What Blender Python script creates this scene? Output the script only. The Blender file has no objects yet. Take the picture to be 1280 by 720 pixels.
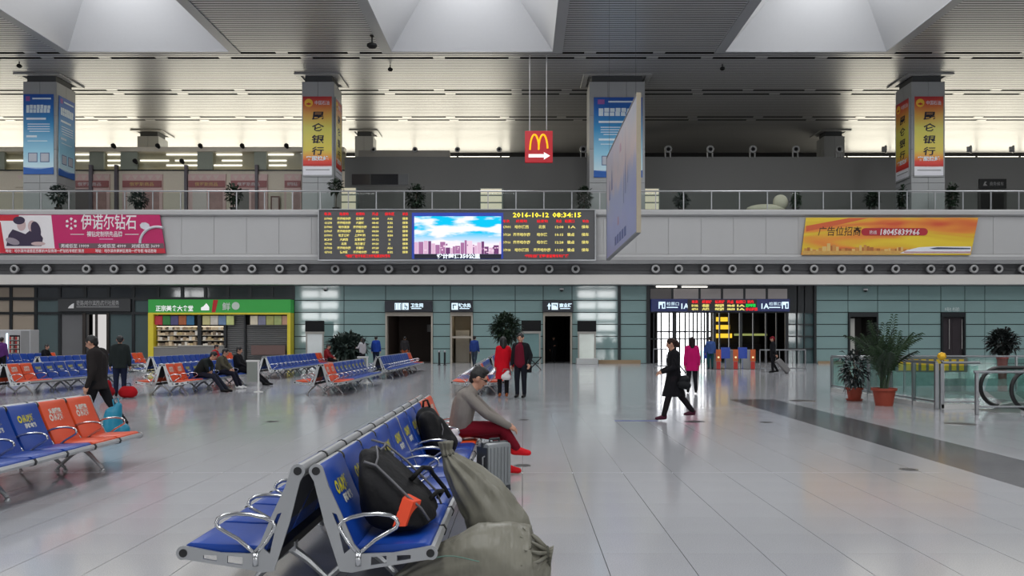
import bpy, bmesh, math, random
from mathutils import Vector, Matrix
PI = math.pi
rnd = random.Random(7)
SC = bpy.context.scene
COL = SC.collection

# ------------------------------------------------------------------ camera, world, exposure
CAMH = 1.62; FPX = 1000.0; VX = 653.0; VY = 422.0
cd = bpy.data.cameras.new('camera'); cam = bpy.data.objects.new('camera', cd); COL.objects.link(cam)
cd.sensor_fit = 'HORIZONTAL'; cd.sensor_width = 36.0; cd.lens = 36.0 * FPX / 1280.0
cd.shift_x = -(VX - 640) / 1280.0; cd.shift_y = (VY - 360) / 1280.0
cd.clip_start = 0.1; cd.clip_end = 400
cam.location = (0, 0, CAMH); cam.rotation_euler = (PI / 2, 0, 0)
SC.camera = cam
w = bpy.data.worlds.new('world'); SC.world = w; w.use_nodes = True
w.node_tree.nodes['Background'].inputs[0].default_value = (0.86, 0.91, 1.0, 1)
w.node_tree.nodes['Background'].inputs[1].default_value = 1.5
vs = SC.view_settings
vs.view_transform = 'Standard'; vs.look = 'None'; vs.gamma = 1.0; vs.use_curve_mapping = False
vs.exposure = 0.04
SC.cycles.max_bounces = 8; SC.cycles.diffuse_bounces = 4; SC.cycles.glossy_bounces = 4
SC.cycles.transparent_max_bounces = 12; SC.cycles.caustics_reflective = False; SC.cycles.caustics_refractive = False
SC.cycles.sample_clamp_indirect = 6.0
# strength of the daylight that comes in through the glazing
E_SKYLIGHT = 8.6; E_CLERE = 4.4; E_REAR = 11.0; E_GATE = 3.2

def at(px, py, d):
    """photo pixel + real distance -> world point"""
    return Vector(((px - VX) * d / FPX, d, CAMH + (VY - py) * d / FPX))
def wx(px, d): return (px - VX) * d / FPX
def wz(py, d): return CAMH + (VY - py) * d / FPX

# ------------------------------------------------------------------ materials
MATS = {}
def s2l(c):
    return tuple(((v / 255.0) / 12.92 if v / 255.0 <= 0.04045 else ((v / 255.0 + 0.055) / 1.055) ** 2.4) for v in c)
def pm(name, rgb, rough=0.5, metal=0.0, var=0.06, scale=6.0, spec=0.5, bump=0.0, bscale=40.0, bdist=0.02, coat=0.0, emit=None, estr=1.0, stretch=None):
    """procedural principled material; rgb in 0-255 sRGB"""
    if name in MATS: return MATS[name]
    m = bpy.data.materials.new(name); m.use_nodes = True
    nt = m.node_tree; n = nt.nodes; b = n['Principled BSDF']
    c = s2l(rgb)
    tc = n.new('ShaderNodeTexCoord'); nz = n.new('ShaderNodeTexNoise'); nz.inputs['Scale'].default_value = scale; nz.inputs['Detail'].default_value = 4
    src = tc.outputs['Object']
    if stretch:
        mp = n.new('ShaderNodeMapping'); mp.inputs['Scale'].default_value = stretch
        nt.links.new(src, mp.inputs[0]); src = mp.outputs[0]
    nt.links.new(src, nz.inputs['Vector'])
    mx = n.new('ShaderNodeMix'); mx.data_type = 'RGBA'
    mx.inputs[6].default_value = tuple(max(0, v * (1 - var)) for v in c) + (1,)
    mx.inputs[7].default_value = tuple(min(1, v * (1 + var)) for v in c) + (1,)
    nt.links.new(nz.outputs['Fac'], mx.inputs[0]); nt.links.new(mx.outputs[2], b.inputs['Base Color'])
    b.inputs['Roughness'].default_value = rough; b.inputs['Metallic'].default_value = metal
    b.inputs['Specular IOR Level'].default_value = spec; b.inputs['Coat Weight'].default_value = coat
    if bump:
        nb = n.new('ShaderNodeTexNoise'); nb.inputs['Scale'].default_value = bscale; nb.inputs['Detail'].default_value = 3
        nt.links.new(src, nb.inputs['Vector'])
        bp = n.new('ShaderNodeBump'); bp.inputs['Strength'].default_value = bump; bp.inputs['Distance'].default_value = bdist
        nt.links.new(nb.outputs['Fac'], bp.inputs['Height']); nt.links.new(bp.outputs[0], b.inputs['Normal'])
    if emit is not None:
        b.inputs['Emission Color'].default_value = s2l(emit) + (1,); b.inputs['Emission Strength'].default_value = estr
    MATS[name] = m
    return m
def em(name, rgb, strength):
    if name in MATS: return MATS[name]
    m = bpy.data.materials.new(name); m.use_nodes = True; nt = m.node_tree
    for x in list(nt.nodes): nt.nodes.remove(x)
    o = nt.nodes.new('ShaderNodeOutputMaterial'); e = nt.nodes.new('ShaderNodeEmission')
    e.inputs[0].default_value = s2l(rgb) + (1,); e.inputs[1].default_value = strength
    nt.links.new(e.outputs[0], o.inputs[0]); MATS[name] = m
    return m
def glass(name, tint=(220, 235, 232), refl=0.06, rough=0.02):
    if name in MATS: return MATS[name]
    m = bpy.data.materials.new(name); m.use_nodes = True; nt = m.node_tree
    for x in list(nt.nodes): nt.nodes.remove(x)
    o = nt.nodes.new('ShaderNodeOutputMaterial'); t = nt.nodes.new('ShaderNodeBsdfTransparent'); g = nt.nodes.new('ShaderNodeBsdfGlossy')
    t.inputs[0].default_value = s2l(tint) + (1,); g.inputs['Roughness'].default_value = rough
    lw = nt.nodes.new('ShaderNodeLayerWeight'); lw.inputs[0].default_value = 0.5
    fr = nt.nodes.new('ShaderNodeMath'); fr.operation = 'POWER'; fr.inputs[1].default_value = 5.0; nt.links.new(lw.outputs['Facing'], fr.inputs[0])
    ad = nt.nodes.new('ShaderNodeMath'); ad.operation = 'ADD'; ad.inputs[1].default_value = refl
    nt.links.new(fr.outputs[0], ad.inputs[0])
    mx = nt.nodes.new('ShaderNodeMixShader'); nt.links.new(ad.outputs[0], mx.inputs[0])
    nt.links.new(t.outputs[0], mx.inputs[1]); nt.links.new(g.outputs[0], mx.inputs[2]); nt.links.new(mx.outputs[0], o.inputs[0])
    MATS[name] = m
    return m
def ramp_mat(name, stops, axis=2, rough=0.4, lo=0.0, hi=1.0, noise=0.0, nscale=2.0, emit=0.0):
    """printed colour gradient along one object axis (posters)"""
    m = bpy.data.materials.new(name); m.use_nodes = True; nt = m.node_tree; n = nt.nodes; b = n['Principled BSDF']
    tc = n.new('ShaderNodeTexCoord'); sx = n.new('ShaderNodeSeparateXYZ'); nt.links.new(tc.outputs['Object'], sx.inputs[0])
    mr = n.new('ShaderNodeMapRange'); mr.inputs[1].default_value = lo; mr.inputs[2].default_value = hi
    nt.links.new(sx.outputs[axis], mr.inputs[0])
    out = mr.outputs[0]
    if noise:
        nz = n.new('ShaderNodeTexNoise'); nz.inputs['Scale'].default_value = nscale; nz.inputs['Detail'].default_value = 3
        nt.links.new(tc.outputs['Object'], nz.inputs['Vector'])
        ma = n.new('ShaderNodeMath'); ma.operation = 'MULTIPLY_ADD'; ma.inputs[1].default_value = noise
        nt.links.new(nz.outputs['Fac'], ma.inputs[0]); nt.links.new(out, ma.inputs[2])
        mb = n.new('ShaderNodeMath'); mb.operation = 'SUBTRACT'; mb.inputs[1].default_value = noise * 0.5
        nt.links.new(ma.outputs[0], mb.inputs[0]); out = mb.outputs[0]
    r = n.new('ShaderNodeValToRGB'); nt.links.new(out, r.inputs[0])
    e = r.color_ramp.elements
    while len(e) < len(stops): e.new(0.5)
    for k, (p, c) in enumerate(stops): e[k].position = p; e[k].color = s2l(c) + (1,)
    nt.links.new(r.outputs[0], b.inputs['Base Color']); b.inputs['Roughness'].default_value = rough
    if emit:
        nt.links.new(r.outputs[0], b.inputs['Emission Color']); b.inputs['Emission Strength'].default_value = emit
    MATS[name] = m
    return m

# ------------------------------------------------------------------ mesh helpers
class MB:
    def __init__(s): s.v = []; s.f = []
    def add(s, vs, fs):
        b = len(s.v); s.v += [tuple(p) for p in vs]; s.f += [tuple(b + i for i in q) for q in fs]; return s
    def box(s, x0, x1, y0, y1, z0, z1):
        return s.add([(x0,y0,z0),(x1,y0,z0),(x1,y1,z0),(x0,y1,z0),(x0,y0,z1),(x1,y0,z1),(x1,y1,z1),(x0,y1,z1)],
                     [(0,3,2,1),(4,5,6,7),(0,1,5,4),(1,2,6,5),(2,3,7,6),(3,0,4,7)])
    def bar(s, p, q, r, n=8, r2=None, cap=True):
        return s.tube([p, q], [r, r if r2 is None else r2], n, cap)
    def tube(s, pts, r, n=8, cap=True, closed=False):
        pts = [Vector(p) for p in pts]; m = len(pts)
        rs = r if isinstance(r, (list, tuple)) else [r] * m
        vs = []; up = None
        for i in range(m):
            a = pts[(i - 1) % m] if (closed or i > 0) else pts[i]; b = pts[(i + 1) % m] if (closed or i < m - 1) else pts[i]
            t = (b - a).normalized()
            if up is None: up = Vector((0,0,1)) if abs(t.z) < 0.9 else Vector((1,0,0))
            u = t.cross(up)
            if u.length < 1e-4: u = t.orthogonal()
            u.normalize(); v = u.cross(t).normalized(); up = v
            for k in range(n):
                an = 2 * PI * k / n; vs.append(pts[i] + (u * math.cos(an) + v * math.sin(an)) * rs[i])
        fs = []
        for i in range(m if closed else m - 1):
            j = (i + 1) % m
            for k in range(n):
                l = (k + 1) % n; fs.append((i*n+k, i*n+l, j*n+l, j*n+k))
        if cap and not closed: fs += [tuple(range(n)), tuple(reversed(range((m-1)*n, m*n)))]
        return s.add(vs, fs)
    def lathe(s, prof, n=16, c=(0,0,0)):
        vs = []; m = len(prof)
        for r, z in prof:
            for k in range(n):
                a = 2*PI*k/n; vs.append((c[0]+r*math.cos(a), c[1]+r*math.sin(a), c[2]+z))
        fs = [(i*n+k, i*n+(k+1)%n, (i+1)*n+(k+1)%n, (i+1)*n+k) for i in range(m-1) for k in range(n)]
        fs += [tuple(reversed(range(n))), tuple(range((m-1)*n, m*n))]
        return s.add(vs, fs)
    def prism(s, poly, a0, a1, axis='y'):
        """extrude a 2D polygon; axis y: poly is (x,z); x: poly is (y,z); z: poly is (x,y)"""
        def mk(p, t): return {'y': (p[0], t, p[1]), 'x': (t, p[0], p[1]), 'z': (p[0], p[1], t)}[axis]
        n = len(poly); vs = [mk(p, a0) for p in poly] + [mk(p, a1) for p in poly]
        fs = [(i, (i+1)%n, n+(i+1)%n, n+i) for i in range(n)] + [tuple(reversed(range(n))), tuple(range(n, 2*n))]
        return s.add(vs, fs)
    def sphere(s, c, r, n=12, m=8):
        rx, ry, rz = r if isinstance(r, (tuple, list)) else (r, r, r)
        vs = [(c[0], c[1], c[2]-rz)]
        for i in range(1, m):
            a = -PI/2 + PI*i/m
            for k in range(n):
                b = 2*PI*k/n; vs.append((c[0]+rx*math.cos(a)*math.cos(b), c[1]+ry*math.cos(a)*math.sin(b), c[2]+rz*math.sin(a)))
        vs.append((c[0], c[1], c[2]+rz)); L = len(vs)-1
        fs = [(0, 1+(k+1)%n, 1+k) for k in range(n)]
        for i in range(m-2):
            o = 1+i*n
            fs += [(o+k, o+(k+1)%n, o+n+(k+1)%n, o+n+k) for k in range(n)]
        o = 1+(m-2)*n
        fs += [(o+k, o+(k+1)%n, L) for k in range(n)]
        return s.add(vs, fs)
    def caps(s, p, q, r0, r1, n=12):
        """tapered capsule"""
        p = Vector(p); q = Vector(q); d = q - p
        if d.length < 1e-5: return s.sphere(p, max(r0, r1))
        t = d.normalized(); pts = []; rs = []
        for a in (-85, -60, -30, 0): pts.append(p + t*r0*math.sin(math.radians(a))); rs.append(r0*math.cos(math.radians(a)))
        for a in (0, 30, 60, 85): pts.append(q + t*r1*math.sin(math.radians(a))); rs.append(r1*math.cos(math.radians(a)))
        return s.tube(pts, rs, n)
    def mesh(s, name, smooth=False, bevel=0.0, recalc=True):
        me = bpy.data.meshes.new(name); me.from_pydata(s.v, [], s.f)
        if recalc or bevel:
            bm = bmesh.new(); bm.from_mesh(me)
            if bevel:
                es = [e for e in bm.edges if len(e.link_faces) == 2 and e.calc_face_angle(0) > 0.6]
                bmesh.ops.bevel(bm, geom=es, offset=bevel, segments=2, affect='EDGES', profile=0.5)
            bmesh.ops.recalc_face_normals(bm, faces=bm.faces); bm.to_mesh(me); bm.free()
        if smooth:
            me.polygons.foreach_set('use_smooth', [True]*len(me.polygons))
            if smooth != 'all':
                try: me.set_sharp_from_angle(angle=math.radians(40))
                except Exception: pass
        return me

def link(name, me, mat, parent=None, loc=(0,0,0), rot=(0,0,0), label=None):
    o = bpy.data.objects.new(name, me); COL.objects.link(o)
    if mat is not None and len(me.materials) == 0: me.materials.append(mat)
    o.parent = parent; o.location = loc; o.rotation_euler = rot
    if label: o['label'] = label
    return o
def part(name, mb, mat, parent, smooth=False, bevel=0.0, loc=(0,0,0), rot=(0,0,0), label=None):
    return link(name, mb.mesh(name, smooth, bevel), mat, parent, loc, rot, label)
def tag(o, label, cat, group=None):
    o['label'] = label; o['category'] = cat
    if group: o['group'] = group
    return o
def thing(name, label, cat, loc=(0,0,0), rz=0.0, group=None):
    o = bpy.data.objects.new(name, None); COL.objects.link(o); o.location = loc; o.rotation_euler = (0,0,rz)
    o.empty_display_size = 0.1
    return tag(o, label, cat, group)
def struct(o, label=None):
    o['kind'] = 'structure'
    if label: o['label'] = label
    return o
def copy_tree(root, loc=None, rz=None, label=None):
    r = root.copy(); COL.objects.link(r)
    if loc is not None: r.location = loc
    if rz is not None: r.rotation_euler = (0,0,rz)
    if label: r['label'] = label
    for ch in root.children:
        c = ch.copy(); COL.objects.link(c); c.parent = r
        for g in ch.children:
            d = g.copy(); COL.objects.link(d); d.parent = c
    return r
TMP = bpy.data.scenes.new('tmp')   # scratch scene: only for turning outlines, text and body shapes into meshes
def bake(o):
    TMP.collection.objects.link(o); vl = TMP.view_layers[0]; vl.update()
    dg = vl.depsgraph
    me = bpy.data.meshes.new_from_object(o.evaluated_get(dg)); d = o.data; bpy.data.objects.remove(o)
    (bpy.data.meshes if isinstance(d, bpy.types.Mesh) else bpy.data.curves).remove(d)
    return me
def flat(outer, holes=(), t=0.01):
    """2D outline with holes -> slab mesh in the XZ plane, thickness t along Y, centred on y=0"""
    cu = bpy.data.curves.new('outline', 'CURVE'); cu.dimensions = '2D'; cu.fill_mode = 'BOTH'; cu.extrude = t/2
    for pts in [outer] + list(holes):
        sp = cu.splines.new('POLY'); sp.points.add(len(pts)-1); sp.use_cyclic_u = True
        for k, p in enumerate(pts): sp.points[k].co = (p[0], p[1], 0, 1)
    me = bake(bpy.data.objects.new('outline', cu))
    me.transform(Matrix.Rotation(PI/2, 4, 'X'))
    return me
TEXTS = {}
def text_mesh(s, size, bold=0.0, shear=0.0, align='LEFT', res=1):
    k = (s, size, bold, shear, align)
    if k in TEXTS: return TEXTS[k]
    cu = bpy.data.curves.new('lettering', 'FONT'); cu.body = s; cu.size = size; cu.offset = bold; cu.shear = shear
    cu.align_x = align; cu.resolution_u = res; cu.fill_mode = 'FRONT'
    me = bake(bpy.data.objects.new('lettering', cu))
    me.materials.clear()
    me.transform(Matrix.Rotation(PI/2, 4, 'X'))
    TEXTS[k] = me
    return me
def text(s, size, mat, parent, loc, rz=0.0, bold=0.0, shear=0.0, align='LEFT', width=None, name='lettering'):
    me = text_mesh(s, size, bold, shear, align).copy()
    if width and len(me.vertices):
        xs = [v.co.x for v in me.vertices]; k = width / max(1e-6, max(xs) - min(xs))
        me.transform(Matrix.Diagonal((k, 1, 1, 1)))
    return link(name, me, mat, parent, loc, (0,0,rz))
def rect(x0, x1, y, z0, z1):
    return MB().add([(x0,y,z0),(x1,y,z0),(x1,y,z1),(x0,y,z1)], [(0,1,2,3)])
def poly(pts, y):
    return MB().add([(p[0], y, p[1]) for p in pts], [tuple(range(len(pts)))])
# ------------------------------------------------------------------ the hall: floor
XW = 62.0; YR = -24.0; YF = 74.0; H = 18.7; DW = 50.0
def floor_mat(name, rgb, joints, rough=0.11):
    m = pm(name, rgb, rough=rough, var=0.05, scale=1.3, spec=0.5)
    nt = m.node_tree; n = nt.nodes; b = n['Principled BSDF']; mix = b.inputs['Base Color'].links[0].from_socket
    tc = n.new('ShaderNodeTexCoord')
    sp = n.new('ShaderNodeTexNoise'); sp.inputs['Scale'].default_value = 120; sp.inputs['Detail'].default_value = 2
    nt.links.new(tc.outputs['Object'], sp.inputs['Vector'])
    rm = n.new('ShaderNodeMapRange'); rm.inputs[1].default_value = 0.3; rm.inputs[2].default_value = 0.7; rm.inputs[3].default_value = 0.86; rm.inputs[4].default_value = 1.1
    nt.links.new(sp.outputs['Fac'], rm.inputs[0])
    mm = n.new('ShaderNodeMix'); mm.data_type = 'RGBA'; mm.blend_type = 'MULTIPLY'; mm.inputs[0].default_value = 1.0
    nt.links.new(mix, mm.inputs[6]); nt.links.new(rm.outputs[0], mm.inputs[7]); last = mm.outputs[2]
    if joints:
        sx = n.new('ShaderNodeSeparateXYZ'); nt.links.new(tc.outputs['Object'], sx.inputs[0])
        a = n.new('ShaderNodeMath'); a.operation = 'ADD'; a.inputs[1].default_value = 600.0; nt.links.new(sx.outputs[0], a.inputs[0])
        md = n.new('ShaderNodeMath'); md.operation = 'MODULO'; md.inputs[1].default_value = 0.6; nt.links.new(a.outputs[0], md.inputs[0])
        lt = n.new('ShaderNodeMath'); lt.operation = 'LESS_THAN'; lt.inputs[1].default_value = 0.006; nt.links.new(md.outputs[0], lt.inputs[0])
        ml = n.new('ShaderNodeMath'); ml.operation = 'MULTIPLY'; ml.inputs[1].default_value = 0.55; nt.links.new(lt.outputs[0], ml.inputs[0])
        mj = n.new('ShaderNodeMix'); mj.data_type = 'RGBA'; nt.links.new(ml.outputs[0], mj.inputs[0]); nt.links.new(last, mj.inputs[6])
        mj.inputs[7].default_value = s2l((70, 72, 76)) + (1,); last = mj.outputs[2]
    nt.links.new(last, b.inputs['Base Color'])
    # slight polish variation
    nr = n.new('ShaderNodeTexNoise'); nr.inputs['Scale'].default_value = 0.7; nt.links.new(tc.outputs['Object'], nr.inputs['Vector'])
    mr = n.new('ShaderNodeMapRange'); mr.inputs[3].default_value = rough*0.8; mr.inputs[4].default_value = rough*1.5
    nt.links.new(nr.outputs['Fac'], mr.inputs[0]); nt.links.new(mr.outputs[0], b.inputs['Roughness'])
    return m
M_floor = floor_mat('polished_granite_jointed', (176, 177, 181), True)
M_tile = floor_mat('polished_granite_tile', (176, 177, 181), False)
M_band = floor_mat('dark_granite_band', (92, 93, 97), False)
M_grout = pm('grout', (72, 74, 78), 0.8)

xs = [-XW, -7.8, 5.4, 6.6, 7.8, 12.6, 24.0, XW]; ys = [YR, 3.0, 9.6, 16.9, 21.0, 24.0, 50.0, 76.0]
fl = MB(); band = MB()
for i in range(len(xs)-1):
    for j in range(len(ys)-1):
        x0, x1, y0, y1 = xs[i], xs[i+1], ys[j], ys[j+1]
        if x0 >= -7.8 and x1 <= 7.8 and y0 >= 3.0 and y1 <= 9.6: continue
        if x0 == 12.6 and y0 >= 16.9 and y1 <= 24: continue
        tgt = band if (x0 == 5.4 and y1 <= 21.0) else fl
        tgt.add([(x0,y0,0),(x1,y0,0),(x1,y1,0),(x0,y1,0)], [(0,1,2,3)])
floor = struct(link('floor', fl.mesh('floor'), M_floor), 'pale grey polished granite floor of the waiting hall')
part('border_band', band, M_band, floor)
part('grout_bed', MB().add([(-7.8,3,-.006),(7.8,3,-.006),(7.8,9.6,-.006),(-7.8,9.6,-.006)], [(0,1,2,3)]), M_grout, floor)
tb = MB(); g = 0.003; tb.box(-.3+g, .3-g, -.3+.0012, .3-.0012, -.02, 0)
tile_me = tb.mesh('tile', bevel=0.0005); tile_me.materials.append(M_tile)
tile_dk = tile_me.copy(); tile_dk.materials.clear(); tile_dk.materials.append(M_band)
for i in range(26):
    for j in range(11):
        x = -7.5 + i*0.6
        link('tile', tile_dk if 5.4 < x < 6.6 else tile_me, None, floor, (x, 3.3 + j*0.6, 0))
# stair void walls for the escalator going down
wv = MB(); wv.add([(12.6,16.9,0),(24,16.9,0),(24,24,0),(12.6,24,0),(12.6,16.9,-5),(24,16.9,-5),(24,24,-5),(12.6,24,-5)], [(0,1,5,4),(1,2,6,5),(2,3,7,6),(3,0,4,7),(4,5,6,7)])
part('void_lining', wv, pm('void_lining', (170,172,172), 0.5), floor)

# ------------------------------------------------------------------ ceiling with skylight wells
M_slat = pm('ceiling_slat', (182, 182, 184), rough=0.34, metal=0.25, var=0.05, scale=0.4)
M_void = pm('ceiling_void', (26, 26, 28), 0.9)
M_lip = pm('skylight_lip', (150, 152, 156), 0.45)
M_well = pm('skylight_well', (208, 209, 211), 0.7, var=0.02)
M_sky = em('skylight_daylight', (246, 247, 248), E_SKYLIGHT)
SKX = [-41.8, -22.3, -3.0, 16.9, 36.5]; SKY = [(-16.0, 10.0), (22.0, 47.7)]; HW = 4.8; LP = 0.6
cm = MB()
# opaque backing above the slats (with the openings left free)
ybreaks = [YR, SKY[0][0], SKY[0][1], SKY[1][0], SKY[1][1], YF + 2]
xbreaks = [-XW] + [v for c in SKX for v in (c-HW, c+HW)] + [XW]
for j in range(5):
    for i in range(len(xbreaks)-1):
        if j in (1, 3) and i % 2 == 1: continue
        cm.box(xbreaks[i], xbreaks[i+1], ybreaks[j], ybreaks[j+1], H+0.12, H+0.3)
ceiling = struct(link('ceiling', cm.mesh('ceiling'), M_void), 'slatted grey metal ceiling with white skylight wells')
# slats in view are real strips; strips run across the hall
sl = MB(); pitch = 0.29; y = 34.0
slots_y = [47.95, 48.85, 55.2, 56.1, 62.0, 62.9]
while y < YF:
    if y + pitch > SKY[1][0] and y < SKY[1][1] + 0.35:
        segs = [(-XW, SKX[0]-HW-LP)] + [(SKX[k]+HW+LP, SKX[k+1]-HW-LP) for k in range(4)] + [(SKX[4]+HW+LP, XW)]
    else: segs = [(-XW, XW)]
    if not any(abs(y + 0.13 - s) < 0.14 for s in slots_y):
        for a, b in segs: sl.box(a, b, y, y+0.2, H, H+0.012)
    y += pitch
o = part('slat', sl, M_slat, ceiling); o['kind'] = 'stuff'
pl = MB()
pl.box(-XW, XW, YR, SKY[0][0], H, H+.05); pl.box(-XW, XW, SKY[0][1], SKY[1][0], H, H+.05)
for y0, y1 in (SKY[0], (SKY[1][0], 34.0)):
    for a, b in [(-XW, SKX[0]-HW)] + [(SKX[k]+HW, SKX[k+1]-HW) for k in range(4)] + [(SKX[4]+HW, XW)]: pl.box(a, b, y0, y1, H, H+.05)
part('ceiling_sheet', pl, M_slat, ceiling)
# joints of the long air slots: short bright links across the dark slots
lk = MB(); lk.box(-0.35, 0.35, -0.13, 0.13, -0.005, 0.05); lk_me = lk.mesh('slot_link'); lk_me.materials.append(M_slat)
for s in slots_y:
    x = -42 + (s*3.7) % 3
    while x < 42:
        link('slot_link', lk_me, None, ceiling, (x, s, H)); x += 3.2 + rnd.random()*2.2
for c in SKX:
    for k, (y0, y1) in enumerate(SKY):
        x0, x1 = c-HW, c+HW; q = 2.7; r = 3.1
        lip = MB()
        lip.box(x0-LP, x0, y0-LP, y1+0.3, H-.04, H+.3); lip.box(x1, x1+LP, y0-LP, y1+0.3, H-.04, H+.3)
        lip.box(x0, x1, y0-LP, y0, H-.04, H+.3); lip.box(x0, x1, y1, y1+0.3, H-.04, H+.3)
        part('skylight_lip', lip, M_lip, ceiling)
        a = [(x0,y0,H),(x1,y0,H),(x1,y1,H),(x0,y1,H)]; b = [(x0+q,y0+q,H+r),(x1-q,y0+q,H+r),(x1-q,y1-q,H+r),(x0+q,y1-q,H+r)]
        wm = MB()
        wm.add(a+b, [(0,1,5,4),(1,2,6,5),(2,3,7,6),(3,0,4,7)])
        part('skylight_well', wm, M_well, ceiling)
        sk = MB(); sk.add(b, [(3,2,1,0)]); p_ = sk.mesh('skylight_pane', recalc=False)
        link('skylight_pane', p_, M_sky, ceiling)
# faint diagonal hairline joints between slat fields
for px in (683, 805):
    pass

# ------------------------------------------------------------------ outer walls
M_plain = pm('plain_wall', (150, 150, 150), 0.7)
M_dark = pm('dark_wall', (58, 58, 60), 0.6)
for nm, x in (('wall_left', -XW), ('wall_right', XW)):
    struct(link(nm, MB().box(x-0.2 if x < 0 else x, x if x < 0 else x+0.2, YR, YF+2, 0, H+.3).mesh(nm), M_plain), 'plain grey end wall of the hall')
# rear wall behind the camera: solid wall with tall louvred windows
WINS = [(-54, -49), (-34.2, -28.6), (8.6, 14.4), (38, 43)]
wr = MB(); wr.box(-XW, XW, YR-0.3, YR, 0, 1.0); wr.box(-XW, XW, YR-0.3, YR, 15.5, H+.3)
eds = [-XW] + [v for q in WINS for v in q] + [XW]
for k in range(0, len(eds), 2): wr.box(eds[k], eds[k+1], YR-.3, YR, 1.0, 15.5)
rear = struct(link('wall_rear', wr.mesh('wall_rear'), M_plain), 'wall with tall louvred windows opposite the balcony')
for k, (x0, x1) in enumerate(WINS):
    link('window_%d' % (k+10), MB().add([(x0,YR-.2,1),(x1,YR-.2,1),(x1,YR-.2,15.5),(x0,YR-.2,15.5)], [(0,3,2,1)]).mesh('window_pane', recalc=False), em('rear_daylight', (247,248,248), E_REAR), rear)
    part('mullion', MB().box((x0+x1)/2-.12, (x0+x1)/2+.12, YR-.15, YR+.05, 1, 15.5), M_dark, rear)
    z = 2.4
    while z < 15: part('louvre', MB().box(x0, x1, YR-.15, YR+.05, z-.3, z+.3), M_dark, rear); z += 1.7

# far wall behind the gallery: clerestory daylight left and right, dark in the middle
M_clere = em('clerestory_daylight', (255, 248, 226), E_CLERE)
fw = MB(); fw.box(-XW, XW, YF, YF+.3, 0, 9.0); fw.box(-1.2, 29.5, YF-.1, YF+.3, 9.0, H+.3); fw.box(-XW, XW, YF, YF+.3, 18.4, H+.3)
farw = struct(link('wall_back', fw.mesh('wall_back'), pm('black_wall', (24,24,26), 0.6)), 'dark far wall behind the gallery')
for nm, a, b in (('window_2', -XW, -1.2), ('window_3', 29.5, XW)):
    link(nm, MB().add([(a,YF+.1,9.0),(b,YF+.1,9.0),(b,YF+.1,18.4),(a,YF+.1,18.4)], [(0,1,2,3)]).mesh(nm, recalc=False), M_clere, farw)
mu = MB()
for k in range(32):
    x = -XW + k*4.0
    if not (-1.2 < x < 29.5): mu.box(x-.08, x+.08, YF-.05, YF+.05, 9, 18.4)
part('mullion', mu, M_dark, farw)
# ------------------------------------------------------------------ ground-floor end wall (teal glass cladding, shopfront, gate)
def WX(px): return wx(px, DW)
def WZ(py): return max(0.0, wz(py, DW))
M_teal = pm('teal_glass_panel', (128, 154, 153), rough=0.045, var=0.10, scale=0.25, spec=0.6, coat=0.3)
M_seam = pm('panel_seam', (34, 44, 46), 0.6)
M_conc = pm('rough_core', (70, 74, 76), 0.8)
M_mull = pm('dark_mullion', (34, 37, 40), 0.4, metal=0.3)
M_beige = pm('beige_stone', (168, 160, 148), 0.5)
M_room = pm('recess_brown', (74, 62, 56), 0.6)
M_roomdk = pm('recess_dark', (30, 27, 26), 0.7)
rows = [357, 375.5, 390.5, 405.5, 420.5, 436, 454.4]
OPEN = [(482, 541), (563, 591), (679, 715), (1060, 1097), (1176, 1206)]
zoneA = [368, 430, 482, 541, 563, 591, 644, 679, 715, 773, 809]
zoneB = [1020, 1060, 1097, 1136, 1176, 1206, 1231, 1290, 1350, 1410, 1480, 1560, 1700, 1890]
core = MB()
teal = struct(link('wall_front', core.mesh('wall_front') if core.v else bpy.data.meshes.new('wall_front'), M_conc), 'end wall clad in pale teal glass panels')
def is_open(a, b): return any(abs(a-o[0]) < 1 and abs(b-o[1]) < 1 for o in OPEN)
for zone in (zoneA, zoneB):
    for i in range(len(zone)-1):
        a, b = zone[i], zone[i+1]; op = is_open(a, b)
        core.box(WX(a), WX(b), DW+.05, DW+.4, WZ(390.5) if op else 0, WZ(352))
        for r in range(6):
            if op and r >= 2: continue
            z1, z0 = WZ(rows[r]), WZ(rows[r+1])
            j = 0.022
            q = MB().box(WX(a)+j, WX(b)-j, DW, DW+.05, z0+j*1.2, z1-j*1.2)
            part('glass_panel', q, M_teal, teal)
core_me = core.mesh('wall_front'); core_me.materials.append(M_seam); teal.data = core_me
# steel posts in the cladding
for px, wd in ((774, 3.4), (810, 4), (1018.5, 3)):
    part('post', MB().box(WX(px-wd/2), WX(px+wd/2), DW-.1, DW+.06, 0, WZ(357)), M_mull, teal)
part('skirting', MB().box(WX(748), WX(800), DW-.25, DW-.02, 0, .22).box(WX(1022), WX(1058), DW-.1, DW-.02, 0, .15), pm('ochre_skirt', (150,128,100), .6), teal)

def recess(x0, x1, z1, depth, mat, name='recess'):
    """room behind an opening: floor-to-lintel box open to the hall"""
    y0, y1 = DW+.41, DW+.41+depth
    return part(name, MB().add([(x0,y0,0),(x1,y0,0),(x1,y1,0),(x0,y1,0),(x0,y0,z1),(x1,y0,z1),(x1,y1,z1),(x0,y1,z1)],
                [(0,3,7,4),(1,5,6,2),(2,6,7,3),(4,7,6,5)]), mat, teal)
def portal(n, a, b, top=395.0, frame=M_beige, label=''):
    x0, x1, z = WX(a), WX(b), WZ(390.5); t = 0.1; zt = WZ(top)
    f = MB().box(x0, x0+t, DW-.12, DW+.42, 0, z).box(x1-t, x1, DW-.12, DW+.42, 0, z).box(x0+t, x1-t, DW-.12, DW+.42, zt, z)
    return struct(link('door_%d' % n, f.mesh('door_%d' % n), frame), label)
d1 = portal(1, 482, 541, label='wide beige stone portal to the toilets')
recess(WX(482), WX(541), WZ(390.5), 5.0, M_room)
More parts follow.
